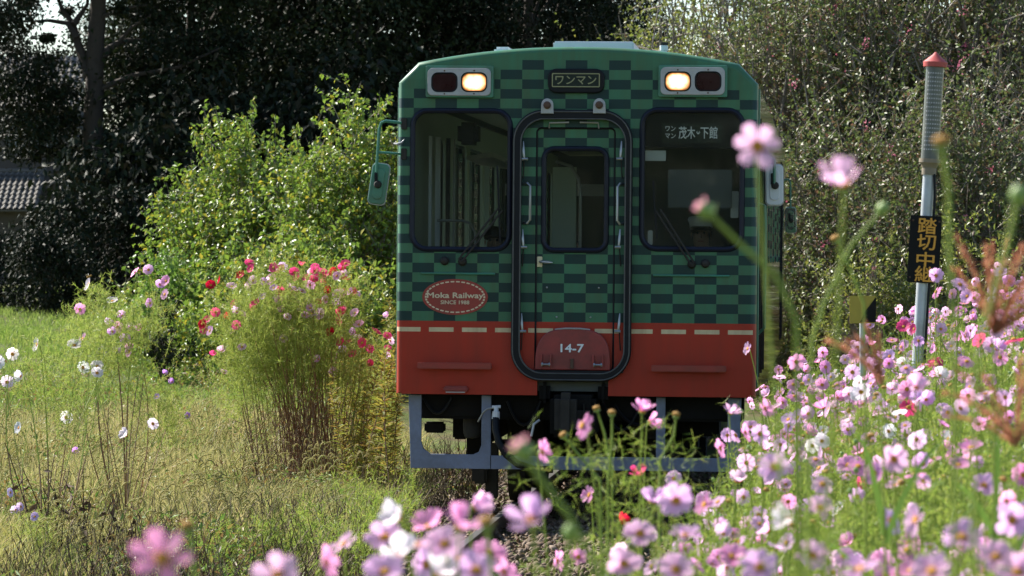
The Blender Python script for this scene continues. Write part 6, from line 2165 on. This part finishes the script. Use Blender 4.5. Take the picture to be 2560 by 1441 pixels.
PLUME = leafmat('reddish_plume', [(0.42, 0.15, 0.085), (0.52, 0.22, 0.13), (0.56, 0.34, 0.2)], 0.5, 0.5, 0.3)
GRASSBLADE = leafmat('broad_grass_blade', [(0.14, 0.27, 0.04), (0.2, 0.31, 0.06)], 0.4, 0.4, 0.4)
silver_grass('fan of reddish silver grass plumes at the right edge', 2484, 850, 8.5, 2490, 22, 1.5, .26, .36)
silver_grass('reddish silver grass plume hanging over the lower right field edge', 2540, 1130, 8.0, 2560, 9, 1.5, .22, -.3)
silver_grass('orange-brown young silver grass plume before the yellow marker', 2206, 975, 9.0, 2235, 6, .8, .17, -.45)


# withered stalks standing in the near meadow
def withered():
    rs = random.Random(21)
    for (px, py, Y, h, lab) in ((118, 1400, 25.5, .95, 'withered dark stalks under the white cosmos in the bottom left corner'), (205, 1385, 26, .8, 'withered dark stalks just right of the bottom left corner'),
                                (560, 1400, 25.5, .45, 'short withered stalks right of the big blurred pink flower'), (610, 1370, 26.2, .4, 'short withered stalks between the two blurred bottom flowers'), (300, 1370, 26.3, .5, 'withered stalks below the sparse pink cosmos')):
        b = at(px, py, Y)
        base = Vector((b.x, Y, gz(b.x, Y)))
        root = empty('withered_plant', base, lab, 'plant', 'withered stalks in the near meadow')
        lv = []
        for k in range(9):
            e = Vector((rs.gauss(0, .16), rs.gauss(0, .15), h * rs.uniform(.4, 1.0)))
            pts = curve_pts((rs.gauss(0, .05), rs.gauss(0, .05), 0), e, (rs.gauss(0, .08), 0, .05), 6)
            MB().tube(pts, [.0075 - .0008 * i for i in range(7)], 5).build('stalk', DARKSTALK, root, True)
            for q in range(5):
                lv.append(pts[rs.randint(1, 5)])
        P = np.array([v[:] for v in lv])
        n = len(P)
        V, F = leaves_np(P, unit(RNG.normal(size=(n, 3)) - np.array([0, 0, .9])), rdir(n), RNG.uniform(.05, .11, n), .03)
        link('withered_leaves', npmesh('withered_leaves', V, F, DARKSTALK), root)


DARKSTALK = leafmat('withered_stalk', [(0.035, 0.022, 0.016), (0.07, 0.042, 0.028), (0.12, 0.08, 0.05)], 0.1, 0.75, 0.2)
withered()


# bee on the white cosmos
def bee():
    p = at(222, 692, 26.5)
    root = empty('bee', p, 'bee hovering on the topmost white cosmos at the left', 'bee')
    root.rotation_euler = (0, R(-25), 0)
    root.scale = (1.4, 1.4, 1.4)
    bm_ = pbr('bee_fur', (0.25, 0.13, 0.02), 0.9, var=.5, scale=60)
    MB().lathe([(0, -.012), (.005, -.01), (.0065, -.002), (.005, .006), (.0035, .008), (.0045, .012), (.003, .016), (0, .018)], 10, Matrix.Rotation(R(90), 4, 'Y')).build('body', bm_, root, True)
    wm = pbr('bee_wing', (.30, .28, .24), .3)
    for s in (-1, 1):
        MB().add([(0, 0, .005), (.004, s * .010, .014), (-.008, s * .014, .016), (-.012, s * .006, .010)], [(0, 1, 2, 3)]).build('wing', wm, root)


bee()
